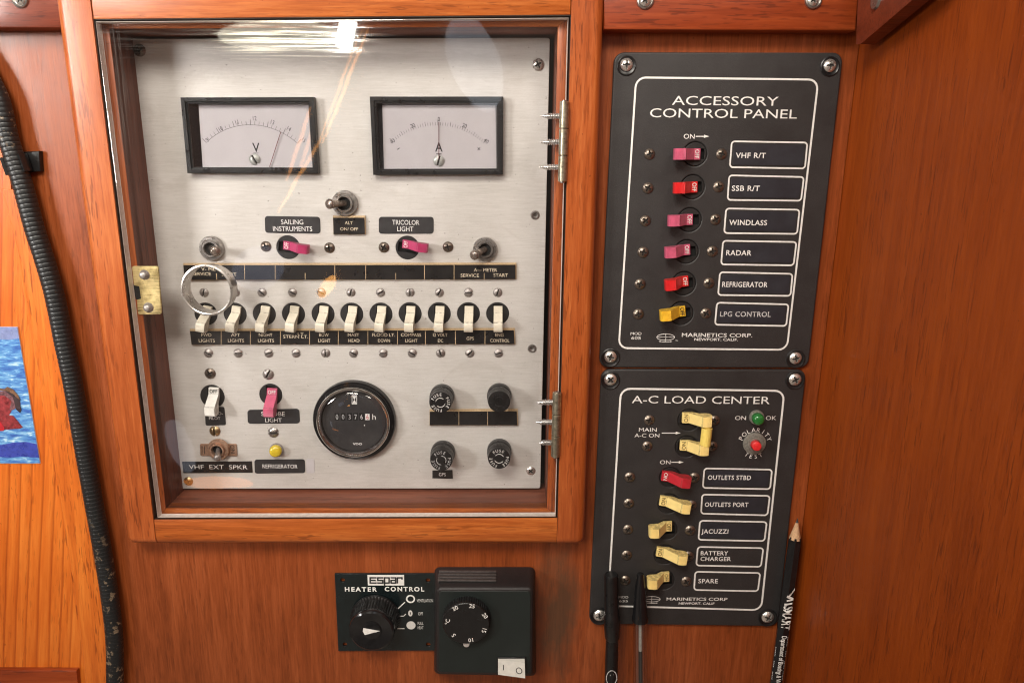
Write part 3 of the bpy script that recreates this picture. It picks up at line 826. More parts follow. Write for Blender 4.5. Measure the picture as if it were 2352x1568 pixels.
for x, y in eyes:
    u, v = U(x, y, W); mb = MB()
    lathe(mb, u, v, [(.0032, W), (.0030, W + .0006), (.0022, W + .0007), (.0015, W + .0001), (.0013, W - .003)], 'nickel', 28); mb.build('eyelet', sp, (u, v, W))
screw(sp, 321, 116, W, 14, 'cross', 'screw_dull', .3); screw(sp, 1236, 149, W, 13.5, 'cross', 'steel', .5)
screw(sp, 1219, 1080, W, 10.5, 'cross', 'steel', .8); screw(sp, 433, 1104, W, 10.5, 'cross', 'brass_screw', .3, label='brassy screw in the bottom left corner')

# ---- meters
def meter(name, bez, win, dial_fn, label):
    wb = W + .0060; wd = W + .0006
    BZ = quad(bez, wb); WN = quad(win, wd)
    mb = MB()
    # bezel with a stepped opening
    I1 = inset(BZ, .0028); I2 = inset(BZ, .0040)
    plate(mb, BZ, [I1], W - .001, wb, 'black', .0003)
    plate(mb, inset(BZ, .0026), [I2], W - .001, wb - .0012, 'black', .0003)
    for i in range(4):
        j = (i + 1) % 4
        a, b, c, d = I2[i], I2[j], WN[j], WN[i]
        mb.add([(a[0], a[1], wb - .0016), (b[0], b[1], wb - .0016), (c[0], c[1], wd + .0002), (d[0], d[1], wd + .0002)], [(0, 1, 2, 3)], 'black_gloss')
    m = mb.build(name, sp, None, label)
    mb = MB(); sheet(mb, inset(WN, -.001), wd, 'dial')
    dial_fn(mb, m, wd + .00015)
    mb = MB(); plate(mb, inset(I2, .0002), [], wb - .0026, wb - .0016, 'lens', 0, edge='edge'); mb.build('cover', m)
    return m
def scale_arc(mb, cx, cy, R, a0, a1, n, w, majors, minor_len, major_len, arc=True):
    s = SC(cx, cy, w); u, v = U(cx, cy, w); R *= s
    if arc:
        for i in range(40):
            A = math.radians(a0 + (a1 - a0) * i / 40); Bq = math.radians(a0 + (a1 - a0) * (i + 1) / 40)
            line(mb, (u + R * math.cos(A), v + R * math.sin(A)), (u + R * math.cos(Bq), v + R * math.sin(Bq)), .00024, w, 'ink_grey')
    for i in range(n + 1):
        A = math.radians(a0 + (a1 - a0) * i / n); L = (major_len if i % majors == 0 else minor_len) * s
        line(mb, (u + R * math.cos(A), v + R * math.sin(A)), (u + (R + L) * math.cos(A), v + (R + L) * math.sin(A)), .0003 if i % majors == 0 else .00022, w, 'ink_grey')
def vdial(mb, m, w):
    scale_arc(mb, 587, 447, 154, 132, 48, 24, w, 4, 8, 12)
    for s, x, y, r in (('9', 476, 322, 42), ('10', 507, 296, 30), ('11', 544, 281, 14), ('12', 585, 272, 0), ('13', 626, 281, -14), ('14', 664, 296, -30), ('15', 698, 322, -42)):
        text(mb, s, *U(x, y, w), w, 9.6 * SC(x, y, w), 'ink_black', rot=math.radians(r), xs=.78, weight=-.004)
    text(mb, 'V', *U(588, 339, w), w, 20 * SC(588, 339, w), 'ink_black', xs=.9, weight=.01)
    line(mb, U(582, 352, w), U(594, 352, w), .0003, w, 'ink_black')
    mb.build('dial', m)
    nb = MB(); line(nb, U(619, 384, w + .0012), U(645, 303, w + .0012), .00045, w + .0012, 'needle'); nb.build('needle', m)
    screw(m, 585, 366, w, 13, 'slot', 'zero', 2.0, h=.0016, name='zero_screw')
def adial(mb, m, w):
    scale_arc(mb, 1008, 449, 154.5, 131, 49, 40, w, 10, 7, 12, False)
    for i in range(0, 41, 5):
        A = math.radians(131 - 82 * i / 40); u, v = U(1008, 449, w); s = SC(1008, 449, w)
        line(mb, (u + 154.5 * s * math.cos(A), v + 154.5 * s * math.sin(A)), (u + 164 * s * math.cos(A), v + 164 * s * math.sin(A)), .00028, w, 'ink_grey')
    for s, x, y, r in (('40', 901, 325, 40), ('20', 948, 289, 20), ('0', 1008, 274, 0), ('20', 1067, 289, -20), ('40', 1117, 324, -40)):
        text(mb, s, *U(x, y, w), w, 9.6 * SC(x, y, w), 'ink_black' if x > 930 else 'ink_grey', rot=math.radians(r), xs=.78)
    text(mb, 'A', *U(1008, 338, w), w, 20 * SC(1008, 338, w), 'ink_black', xs=.85, weight=.01)
    line(mb, U(1002, 354, w), U(1014, 354, w), .0005, w, 'ink_black')
    line(mb, U(912, 344, w), U(918, 340, w), .0004, w, 'ink_black'); line(mb, U(1097, 339, w), U(1103, 345, w), .0004, w, 'ink_black'); line(mb, U(1103, 339, w), U(1097, 345, w), .0004, w, 'ink_black')
    mb.build('dial', m)
    nb = MB(); line(nb, U(1008, 366, w + .0012), U(1008, 281, w + .0012), .00045, w + .0012, 'needle'); nb.build('needle', m)
    screw(m, 1008, 369, w, 13, 'slot', 'zero', 1.2, h=.0016, name='zero_screw')
meter('voltmeter', [(414, 224), (720, 223), (731, 399), (430, 398)], [(456, 242), (712, 240), (722, 387), (466, 387)], vdial, 'black framed V meter reading between 13 and 14')
meter('ammeter', [(849, 222), (1156, 222), (1155, 401), (857, 402)], [(878, 242), (1138, 242), (1140, 388), (882, 389)], adial, 'black framed A meter reading 0')

# ---- toggles
toggle(sp, 793, 467, 30, W, (752, 468.5), wt=.015, rb=.0035)['label'] = 'toggle switch thrown left above the ALT label'
toggle(sp, 488, 570, 28.5, W, (497, 578), wt=.015, rb=.0036)['label'] = 'toggle switch above the SERVICE and START strip'
toggle(sp, 1114, 572, 28, W, (1086, 588), wt=.015, rb=.0034)['label'] = 'toggle switch above the A-METER words'
tg = toggle(sp, 503, 1030, 25, W + .001, (499, 1054), 'copper', 'screw_grey', wt=.013, rb=.0026)
tg['label'] = 'small coppery toggle switch above the VHF EXT SPKR tape'
mb = MB(); plate(mb, rnd(quad([(459, 1019), (543, 1019), (545, 1047), (460, 1046)], W + .0008), .001), [circ(*U(503, 1030, W), .004, 20)], W + .0001, W + .0008, 'copper', .0001)
for px in (464, 470): line(mb, U(px, 1024, W + .0009), U(px, 1042, W + .0009), .0004, W + .0009, 'near_black')
text(mb, 'NO', *U(534, 1031, W + .0009), W + .0009, .003, 'near_black', rot=PI / 2)
mb.build('tag_plate', tg)

# ---- label strips
def label(pts, w1, m, rpx, lines, ink, parent=sp, name='label_plate', lab=None, tan=False, th=.0012, weight=.0, divs=()):
    w = w1
    q = quad(pts, w + th); s = SC(*pts[0], w)
    mb = MB()
    if tan:
        x0, y0, x1, y1, x2, y2 = *pts[0], *pts[1], *pts[2]
        plate(mb, quad([(x0 - .5, y0 - 4.6), (x1 + 2.2, y1 - 4.6), (x2 + 2.2, y2 + .8), (pts[3][0] - .5, pts[3][1] + .8)], w + th * .6), [], w, w + th * .6, 'edge_tan', .0002)
        plate(mb, q, [], w + th * .6, w + th, m, 0, edge='edge_tan')
    else: plate(mb, rnd(q, rpx * s) if rpx else q, [], w, w + th, m, min(.0002, th * .3))
    wt = w + th + .00012
    for s_, x, y, h, wd in lines:
        text(mb, s_, *U(x, y, wt), wt, h * SC(x, y, wt), ink, width=wd * SC(x, y, wt) if wd else None, weight=weight)
    for x0, y0, x1, y1 in divs: line(mb, U(x0, y0, wt), U(x1, y1, wt), .0004, wt, 'edge_tan')
    return mb.build(name, parent, None, lab)
label([(608, 496), (735, 498), (736, 537), (609, 535)], W, 'label_grey', 7, [('SAILING', 671, 510, 10.6, 51), ('INSTRUMENTS', 672, 525.5, 10.6, 90)], 'ink_white', th=.0004)
label([(870, 498), (996, 498), (996, 537), (870, 537)], W, 'label_grey', 7, [('TRICOLOR', 932, 511, 10.6, 62), ('LIGHT', 931, 526, 10.6, 37)], 'ink_white', th=.0004)
label([(765, 500), (837, 500), (838, 538), (766, 538)], W, 'label_black', 0, [('ALT', 801, 512, 7, 18), ('ON/ OFF', 802, 526, 7, 41)], 'ink_cream', tan=True, th=.0022)
label([(421, 609), (1184, 608), (1184, 641), (424, 643)], W, 'label_black', 0,
      [('V- METER', 490, 618, 7.4, 56), ('SERVICE', 463, 629, 7.4, 42), ('START', 526, 630, 7.4, 34), ('A\u2014 METER', 1115, 620, 7.4, 53), ('SERVICE', 1079, 632.5, 7.4, 42), ('START', 1150, 632, 7.4, 33)], 'ink_cream', tan=True, th=.0022,
      divs=[(497, 628, 498, 642)] + [(x, 609, x, 642) for x in (562, 632, 769, 840, 975, 1043)] + [(x, 627, x, 642) for x in (701, 909, 1112)])
lw = [('FWD', 'LIGHTS', 474), ('AFT', 'LIGHTS', 541), ('NIGHT', 'LIGHTS', 610), ('LT.', 'STERN LT.', 678), ('BOW', 'LIGHT', 744), ('MAST', 'HEAD', 812), ('FLOOD LT.', 'DOWN', 881), ('COMPASS', 'LIGHT', 944), ('12 VOLT', 'DC', 1011), ('', 'GPS', 1079), ('ENG', 'CONTROL', 1147)]
wd = {'FWD': 23, 'AFT': 21, 'NIGHT': 31, 'LT.': 16, 'BOW': 22, 'MAST': 26, 'FLOOD LT.': 52, 'COMPASS': 46, '12 VOLT': 33, 'ENG': 19, 'LIGHTS': 37, 'STERN LT.': 57, 'LIGHT': 28, 'HEAD': 25, 'DOWN': 27, 'DC': 12, 'GPS': 17, 'CONTROL': 44}
ls = []
for a, b, x in lw:
    if a: ls.append((a, x + (14 if a == 'LT.' else 0), 767 if a == 'LT.' else 769, 7.4, wd[a]))
    ls.append((b, x + 1, 773 if b == 'STERN LT.' else (777 if b == 'GPS' else 782), 7.4, wd[b]))
label([(436, 760), (1180, 758), (1182, 790), (440, 791)], W, 'label_black', 0, ls, 'ink_cream', tan=True, th=.0022, divs=[(x, 760, x, 791) for x in (508, 575, 644, 711, 777, 845, 913, 977, 1046, 1114)])
label([(987, 945), (1187, 944), (1188, 976), (987, 976)], W, 'label_black', 0, [], 'ink_cream', tan=True, th=.0026, divs=[(1054, 945, 1054, 976), (1120, 945, 1120, 976)])
label([(993, 1080), (1039, 1079), (1040, 1099), (993, 1098)], W, 'label_black', 0, [('GPS', 1016, 1089, 8, 16)], 'ink_white', th=.0004)
label([(470, 935), (515, 934), (519, 976), (472, 977)], W, 'label_grey', 4, [('AUTO-', 495, 949, 7, 34), ('PILOT', 493, 960, 7, 26)], 'ink_white', th=.0004)
label([(568, 941), (687, 938), (689, 972), (569, 973)], W, 'label_grey', 7, [('STROBE', 627, 950, 9.6, 54), ('LIGHT', 628, 964.5, 9.6, 38)], 'ink_white', th=.0004)
label([(418, 1060), (578, 1059), (580, 1085), (421, 1086)], W, 'label_black', 0, [('VHF  EXT  SPKR', 501, 1072, 10, 134)], 'ink_white', th=.0006, weight=-.005)
label([(584, 1055), (700, 1054), (701, 1086), (585, 1087)], W, 'label_grey', 6, [('REFRIGERATOR', 643, 1070.5, 9.4, 80)], 'ink_white', th=.0004)
mb = MB(); sheet(mb, rnd(quad([(703, 1053), (722, 1053), (723, 1086), (704, 1086)], W + .0001), .0015), W + .0002, 'dial'); mb.build('glue_mark', sp, None, 'pale square of old label glue')

# ---- breakers of the aluminium panel
for (x, y, r) in brk:
    k = (x - 1140) / 667
    breaker(sp, x, y, r, W, (x + 1.5 * -k + 1, 704), (x + 13.5 * k + 1, 763.5), 'ivory', ribs=False, width=.0062)
bl = breaker(sp, *wide[0], W, (650, 563), (708, 574), 'magenta', word='OFF', flip=0); bl[1]['label'] = 'magenta lever marked OFF under SAILING INSTRUMENTS'
bl = breaker(sp, *wide[1], W, (924, 560), (983, 571), 'magenta', word='OFF', flip=0); bl[1]['label'] = 'magenta lever marked OFF under TRICOLOR LIGHT'
bl = breaker(sp, *wide[2], W, (490, 891), (484, 956), 'white_lever', word='OFF', ink='ink_black', width=.0072); bl[1]['label'] = 'white ribbed lever marked OFF above PILOT'
bl = breaker(sp, *wide[3], W, (624, 893), (618, 958), 'pink', word='OFF', width=.0072); bl[1]['label'] = 'pink ribbed lever marked OFF above LIGHT'
# screws round them
for x, y in ((611, 566), (757, 569), (882, 568), (1029, 567)): screw(sp, x, y, W, 12, 'cross', 'screw_dull')
rt = [.1, .6, .9, 1.0, .85, 2.0, .7, 1.7, 1.05, .05, 1.9]
for x, a in zip((469, 540, 602, 672, 738, 806, 874, 942, 1009, 1076, 1143), (1.25, .6, -.7, -.6, -.5, 1.3, .6, 1.5, 1.0, .05, 1.2)): screw(sp, x, 671.5, W, 10.5, 'slot', 'screw_grey', a)
for x, a in zip((479, 547, 617, 680, 748, 812, 880, 947, 1012, 1079, 1145), (-.6, .05, .3, .05, 1.55, -.6, .0, -.6, -1.2, .8, .3)): screw(sp, x, 810.5, W, 10.5, 'slot', 'screw_grey', a)
screw(sp, 483, 857, W, 12.5, 'cross', 'screw_dull', .5); screw(sp, 616, 859, W, 12.5, 'slot', 'screw_grey', 1.1)
screw(sp, 494, 989, W, 12.5, 'slot', 'brass_screw', 1.7); screw(sp, 628, 992, W, 12.5, 'slot', 'nickel', 0)

# ---- amber lamp
def pilot(parent, px, py, rpx, w, lens, tip, wt, rb, ringm='screw_grey', name='pilot_lamp'):
    u, v = U(px, py, w); s = SC(px, py, w); r = rpx * s
    mb = MB(); lathe(mb, u, v, [(r, w), (r, w + .0018), (r * .9, w + .0026), (r * .7, w + .0028), (r * .66, w + .0010)], ringm, 40)
    o = mb.build(name, parent, (u, v, w)); tu, tv = U(*tip, w + wt)
    p0 = Vector((u, v, w + .001)); p1 = Vector((tu, tv, w + wt)); L = p1 - p0
    lb = MB(); R = rb * s
    tube(lb, [tuple(p0 + L * k) for k in (0, .55, .75, .88, .96, 1)], [R, R, R * .97, R * .85, R * .55, R * .15], lens, 28); lb.build('lens', o, tuple(p0))
    return o
pilot(sp, 635.5, 1032, 16, W, 'amber', (632, 1037), .007, 14)['label'] = 'amber lamp above the REFRIGERATOR label'

# ---- hour meter
def hour_meter():
    x, y = 816, 962
    u, v = U(x, y, W); s = SC(x, y, W); R = 94 * s; q = lambda k: R * k
    mb = MB()
    lathe(mb, u, v, [(q(1), W), (q(1), W + .0040), (q(.985), W + .0050), (q(.955), W + .0052), (q(.945), W + .0064), (q(.915), W + .0066), (q(.905), W + .0078), (q(.875), W + .0080)], 'black_gloss', 72, False)
    lathe(mb, u, v, [(q(.885), W + .0080), (q(.875), W + .0088), (q(.855), W + .0093), (q(.83), W + .0092), (q(.805), W + .0084), (q(.785), W + .0070)], 'chrome', 72, False)
    lathe(mb, u, v, [(q(.785), W + .0070), (q(.76), W + .0048)], 'black_gloss', 72, False)
    h = mb.build('hour_meter', sp, (u, v, W), 'round black hour counter')
    w = W + .0046
    mb = MB(); sheet(mb, circ(u, v, q(.765), 64), w, 'label_grey'); wt = w + .00015
    # hourglass mark
    outline(mb, quad([(808, 907), (820, 907), (820, 928), (808, 928)], wt), .0002, .0004, wt, 'ink_white')
    sheet(mb, quad([(809.5, 909), (818.5, 909), (814, 918)], wt), wt, 'ink_white'); sheet(mb, quad([(814, 917), (818.5, 926), (809.5, 926)], wt), wt, 'ink_white')
    for c, cx in zip('00376', (774, 788, 803, 817, 830.5)):
        sheet(mb, quad([(cx - 5.5, 948), (cx + 5.5, 948), (cx + 5.5, 965), (cx - 5.5, 965)], wt), wt - .00002, 'void'); text(mb, c, *U(cx, 957, wt + .0001), wt + .0001, 11.5 * s, 'ink_worn', xs=.75)
    sheet(mb, quad([(839, 950), (849, 950), (849, 964), (839, 964)], wt), wt, 'ink_white'); text(mb, '6', *U(844, 957, wt + .0002), wt + .0002, 11 * s, 'deep_red', xs=.75)
    text(mb, 'h', *U(859, 957, wt), wt, 13 * s, 'ink_white', xs=1.1); text(mb, ',', *U(837, 972, wt), wt, 10 * s, 'ink_white')
    text(mb, 'VDO', *U(821, 1019, wt), wt, 4.8 * s, 'ink_white', width=21 * s, weight=.02)
    mb.build('dial', h, (u, v, w))
    mb = MB(); pr = []
    for i in range(7):
        a = i / 6; pr.append((q(.825) * math.cos(a * PI / 2 * .98), W + .0086 + .0042 * math.sin(a * PI / 2)))
    lathe(mb, u, v, pr, 'lens', 64); mb.build('glass', h, (u, v, W + .008))
hour_meter()

# ---- fuse holders
def fuse(x, y, tx, ty, ink, rot, marks=True, lab=None):
    u, v = U(x, y, W); s = SC(x, y, W); wt = .0160
    tu, tv = u, v
    mb = MB(); r = 28 * s
    lathe(mb, u, v, [(r, W), (r, W + .0050), (r * .96, W + .0058), (r * .88, W + .0060), (r * .87, W + .0050)], 'black', 48)
    o = mb.build('fuse_holder', sp, (u, v, W), lab)
    mb = MB(); r2 = 26.5 * s
    lathe(mb, u, v, [(r2 * .96, W + .005), (r2, W + .0064), (r2, W + .0120), (r2 * .965, W + .0124), (r2 * .95, W + .0155), (r2 * .93, W + .0162), (r2 * .90, W + .0163)], 'black', 144, True, (1, 2, 48, .05))
    w = W + .0165
    if marks:
        for k in range(3):
            c = rot + 90 - 120 * k
            arc_text(mb, 'FUSE', u, v, w, r2 * .70, c + 33, c - 33, .0021, ink)
        for k in range(2):
            a0 = rot + 20 + 180 * k
            pts = [(u + r2 * .40 * math.cos(math.radians(a0 + j * 14)), v + r2 * .40 * math.sin(math.radians(a0 + j * 14))) for j in range(9)]
            for p, q2 in zip(pts[:-1], pts[1:]): line(mb, p, q2, .0004, w, ink)
            arrow(mb, pts[-2], (pts[-1][0] + (pts[-1][0] - pts[-2][0]) * .8, pts[-1][1] + (pts[-1][1] - pts[-2][1]) * .8), .0004, .0014, w, ink)
    mb.build('cap', o, (u, v, W + .006))
fuse(1016, 908, 1015, 923, 'ink_white', 30)
fuse(1147, 906, 1146, 922, 'label_grey', 10, True, 'fuse holder with its FUSE lettering worn black')
fuse(1018, 1037, 1017, 1052, 'ink_worn', 130, True, 'fuse holder with worn lettering above the GPS label')
fuse(1147, 1033, 1145, 1048, 'ink_white', 5)

# ================================================================ BLACK BREAKER PANELS
def border(mb, pts, w, t=4.4, r=24):
    s = SC(*pts[0], w); q = quad(pts, w); outline(mb, q, r * s, t * s, w, 'ink_white')
def name_box(parent, pts, words, w, lab, fill='label_navy', ink='ink_white'):
    s = SC(*pts[0], w); mb = MB(); q = quad(pts, w)
    outline(mb, q, 9 * s, 3.6 * s, w + .0002, 'ink_white')
    if fill: plate(mb, rnd(inset(q, 7.5 * s), 5 * s), [], w + .0001, w + .0005, fill, .0001)
    wt = w + .0007
    for s_, x, y, h, wd_ in words: text(mb, s_, *U(x, y, wt), wt, h * SC(x, y, wt), ink, width=wd_ * SC(x, y, wt), align='L', weight=.014, spacing=1.08)
    return mb.build('name_label', parent, None, lab)
def logo(mb, x, y, w, s, full=True):
    u, v = U(x, y, w); a = 21 * s; b = 8 * s
    N = 40
    plate(mb, circ(u, v, a, N, b), [circ(u, v, a - .0004, N, b - .0004)], w, w + .0001, 'ink_white')
    line(mb, (u - a, v), (u + a, v), .00025, w, 'ink_white'); line(mb, (u, v + b * 1.05), (u, v - b * 1.55), .00025, w, 'ink_white')
    for k in (-1, 1): arrow(mb, (u, v - b * 1.45), (u + k * a * .75, v - b * 1.25), .0003, .0014, w, 'ink_white')
def corner_screws(parent, w, pts):
    for x, y in pts:
        u, v = U(x, y, w); s = SC(x, y, w)
        mb = MB(); lathe(mb, u, v - .0006, [(22 * s, w), (22 * s, w + .0005), (20 * s, w + .0008), (16 * s, w + .0002)], 'black', 36); ws = mb.build('washer', parent, (u, v, w))
        screw(parent, x, y, w + .0003, 14, 'cross', 'steel')
WP = .0035
# accessory panel
t = thing('breaker_panel', 'dark grey upper panel lettered ACCESSORY CONTROL PANEL', 'control panel', (*U(1650, 480), 0), 'dark grey breaker panels')
q = quad([(1411, 120), (1938, 121), (1857, 845), (1376, 844)], WP)
rows = [(1596.6, 354), (1591, 429.5), (1584, 505), (1577, 578), (1571, 651), (1565, 719.4)]
mb = MB(); plate(mb, rnd(q, .0065), [circ(*U(x, y, WP), 26.5 * SC(x, y, WP) + .0001, 36) for x, y in rows], .0003, WP, 'powder', .0010)
w = WP + .0002
border(mb, [(1459, 176), (1882, 181), (1809, 805), (1419, 801)], w)
def T(mb, s_, x, y, h, wd_, **k): text(mb, s_, *U(x, y, w), w, h * SC(x, y, w), 'ink_white', width=wd_ * SC(x, y, w), **k)
T(mb, 'ACCESSORY', 1666, 232, 19.5, 244); T(mb, 'CONTROL PANEL', 1662, 261, 19.5, 338)
T(mb, 'ON', 1583, 313.5, 10.5, 25); arrow(mb, U(1598, 313.5, w), U(1629, 313.5, w), .0006, .0034, w, 'ink_white')
T(mb, 'MOD', 1461, 766, 6.5, 25); T(mb, '605', 1461, 776, 6.5, 22)
logo(mb, 1529, 774, w, SC(1529, 774, w)); T(mb, '\u2122', 1554, 783, 4, 6)
T(mb, 'MARINETICS CORP.', 1647, 769.5, 8.5, 162, weight=.01); T(mb, 'NEWPORT. CALIF.', 1645, 779.5, 6, 100, weight=.015)
mb.build('plate', t)
corner_screws(t, WP, [(1439, 149), (1906, 151), (1402, 819), (1827, 822)])
cols = ['pink', 'red', 'pink', 'pink', 'red', 'yellow']; nm = ['VHF R/T', 'SSB R/T', 'WINDLASS', 'RADAR', 'REFRIGERATOR', 'LPG CONTROL']
ends = [((1609.5, 354), (1549, 354)), ((1603, 429.5), (1548, 432)), ((1592, 504), (1535.5, 507.5)), ((1586, 573), (1528, 581)), ((1582, 645), (1528, 656)), ((1575, 714), (1517, 726))]
lsc = [(1492, 354), (1488, 432), (1482, 507), (1477, 579), (1470, 652), (1466, 721)]; rsc = [(1657, 354), (1650, 429), (1643, 504), (1636, 577), (1628, 650), (1621, 719)]
boxes = [[(1679, 323), (1856, 326), (1850, 389), (1674, 386)], [(1673, 401), (1848, 405), (1841, 463), (1669, 461)], [(1666, 477), (1838, 480), (1832, 539), (1661, 537)], [(1659, 551), (1831, 554), (1824, 611), (1654, 609)], [(1652, 623), (1822, 627), (1817, 681), (1647, 679)], [(1645, 693), (1813, 697), (1807, 750), (1640, 747)]]
txw = [(1690, 357, 69), (1681, 432.5, 64), (1675, 511, 87), (1668, 580.5, 58), (1659, 653, 104), (1654, 721, 117)]
for i in range(6):
    yl = cols[i] == 'yellow'
    bo, lo = breaker(t, *rows[i], 26, WP, *ends[i], cols[i], word='OFF', ink='ink_black' if yl else 'ink_white', width=.0070, flip=0)
    lo['label'] = '%s lever marked OFF beside %s' % (cols[i], nm[i])
    screw(t, *lsc[i], WP, 12.5, 'cross', 'screw_dull'); screw(t, *rsc[i], WP, 12.5, 'cross', 'screw_dull')
    x, y, wd_ = txw[i]
    name_box(t, boxes[i], [(nm[i], x, y, 11.5, wd_)], WP, 'label box reading ' + nm[i], ink='ink_worn' if i == 5 else 'ink_white')

# load center panel
t = thing('breaker_panel', 'dark grey lower panel lettered A-C LOAD CENTER', 'control panel', (*U(1600, 1140), 0), 'dark grey breaker panels')
q = quad([(1381, 848), (1853, 849), (1787, 1438), (1353, 1432)], WP)
mains = [(1583, 964), (1577, 1025)]
rows = [(1539.5, 1095.8), (1535.8, 1155.8), (1531.5, 1215.8), (1527, 1273), (1524.5, 1331.5)]
mb = MB(); plate(mb, rnd(q, .0065), [circ(*U(x, y, WP), 25 * SC(x, y, WP) + .0001, 36) for x, y in mains] + [circ(*U(x, y, WP), 23.5 * SC(x, y, WP) + .0001, 36) for x, y in rows], .0003, WP, 'powder', .0010)
border(mb, [(1424, 890), (1804, 895), (1750, 1402), (1394, 1392)], w)
T(mb, 'A-C LOAD CENTER', 1610, 918, 17.5, 317)
T(mb, 'MAIN', 1488, 986.5, 9, 41); T(mb, 'A-C ON', 1486, 999.5, 9, 57); arrow(mb, U(1520, 994, w), U(1563, 994, w), .0006, .0034, w, 'ink_white')
T(mb, 'ON', 1701, 959.5, 9.5, 25); T(mb, 'OK', 1771, 959.5, 9.5, 24); T(mb, 'ON', 1528, 1061, 9.5, 24); arrow(mb, U(1542, 1061, w), U(1570, 1061, w), .0006, .0034, w, 'ink_white')
pu, pv = U(1733, 1020, w); s = SC(1733, 1020, w)
arc_text(mb, 'POLARITY', pu, pv, w, 35 * s, 156, 22, 10 * s, 'ink_white'); arc_text(mb, 'TEST', pu + .0003, pv, w, 30 * s, 236, 300, 9.5 * s, 'ink_white', True)
T(mb, 'MOD', 1432, 1370.5, 5.5, 22); T(mb, '635', 1432, 1379.5, 5.5, 20)
logo(mb, 1497, 1375, w, SC(1497, 1375, w) * .95); T(mb, 'MARINETICS CORP', 1601, 1375, 7.5, 140, weight=.01); T(mb, 'NEWPORT. CALIF', 1600, 1385, 5.5, 82, weight=.015)
mb.build('plate', t)
corner_screws(t, WP, [(1402, 871), (1826, 871), (1377, 1412), (1763, 1416)])
for i, (r0, tp) in enumerate((((1568, 960), (1636.5, 967)), ((1563, 1023), (1629.5, 1033)))):
    bo, lo = breaker(t, *mains[i], 25, WP, r0, tp, 'cream', word='ON', ink='ink_yellowed', width=.0074)
    lo['label'] = 'cream lever marked ON joined to its neighbour by a yellow bar'
    if i == 0: main0 = bo
mb = MB(); wz = WP + .0090
a = U(1624, 982, wz); b = U(1619.5, 1022, wz)
tube(mb, [(a[0], a[1], wz), (b[0], b[1], wz)], [.0037, .0037], 'bar_yellow', 24)
tube(mb, [(*U(1626, 966, wz), wz), (a[0], a[1] + .0002, wz)], [.0026, .0026], 'bar_yellow', 16); tube(mb, [(b[0], b[1] - .0002, wz), (*U(1618, 1036, wz), wz)], [.0026, .0026], 'bar_yellow', 16)
mb.build('tie_bar', t, None, 'yellow bar joining the two main levers')
nm = ['OUTLETS STBD', 'OUTLETS PORT', 'JACUZZI', 'BATTERY CHARGER', 'SPARE']
ends = [((1521, 1093), (1588, 1109)), ((1516.5, 1150), (1587.5, 1168)), ((1544, 1209), (1491, 1223)), ((1509, 1267), (1579.5, 1285)), ((1538, 1325), (1487, 1340))]
cols = ['deep_red', 'cream', 'cream', 'cream', 'cream']
lsc = [(1446, 1095), (1444, 1155), (1442, 1215), (1439, 1274), (1436, 1332)]; rsc = [(1595, 1096), (1588, 1159), (1585, 1217), (1581, 1276), (1576, 1334)]
boxes = [[(1616, 1073), (1775, 1076), (1770, 1124), (1612, 1121)], [(1611, 1133), (1770, 1136), (1764, 1184), (1608, 1180)], [(1606, 1193), (1763, 1196), (1757, 1243), (1602, 1240)], [(1601, 1253), (1755, 1256), (1749, 1302), (1597, 1299)], [(1595, 1310), (1748, 1313), (1742, 1358), (1592, 1355)]]
txt = [[('OUTLETS STBD', 1626, 1096, 10.5, 99)], [('OUTLETS PORT', 1619, 1158, 10.5, 100)], [('JACUZZI', 1611, 1219.5, 10.5, 62)], [('BATTERY', 1609.5, 1269.5, 10, 63), ('CHARGER', 1609, 1282.5, 10, 70)], [('SPARE', 1604, 1333.5, 10.5, 45)]]
for i in range(5):
    on = i in (0, 1, 3)
    bo, lo = breaker(t, *rows[i], 23.5, WP, *ends[i], cols[i], word='ON' if on else 'OFF', ink='ink_white' if i == 0 else 'ink_yellowed', width=.0072, flip=1 if i == 0 else 0)
    lo['label'] = '%s lever marked %s beside %s' % ('red' if i == 0 else 'cream', 'ON' if on else 'OFF', nm[i])
    screw(t, *lsc[i], WP, 12, 'cross', 'screw_dull'); screw(t, *rsc[i], WP, 12, 'cross', 'screw_dull')
    name_box(t, boxes[i], txt[i], WP, 'label box reading ' + nm[i], fill='label_navy' if i < 3 else None)
for x, y in ((1491, 964), (1486, 1024), (1641, 965), (1636, 1024)): screw(t, x, y, WP, 12, 'cross', 'screw_dull')
pilot(t, 1737, 957, 17, WP, 'green', (1744, 965), .010, 13.5, 'dusty_grey')['label'] = 'green lamp between the words ON and OK'
u, v = U(1732, 1017, WP); s = SC(1732, 1017, WP)
mb = MB(); lathe(mb, u, v, [(26 * s, WP), (26 * s, WP + .0014), (23 * s, WP + .0020), (18 * s, WP + .0020), (17.5 * s, WP + .0032), (12 * s, WP + .0034), (11 * s, WP + .002)], 'dusty_grey', 48)
pb = mb.build('push_button', t, (u, v, WP), 'round test button ringed by the words POLARITY TEST')
p1 = U(1738.5, 1025, WP + .0095); p0 = Vector((u, v, WP + .0015)); L = Vector((*p1, WP + .0095)) - p0
mb = MB(); tube(mb, [tuple(p0 + L * k) for k in (0, .9, .97, 1)], [10.8 * s, 10.6 * s, 10 * s, 8.5 * s], 'red', 28); mb.build('button', pb, tuple(p0))

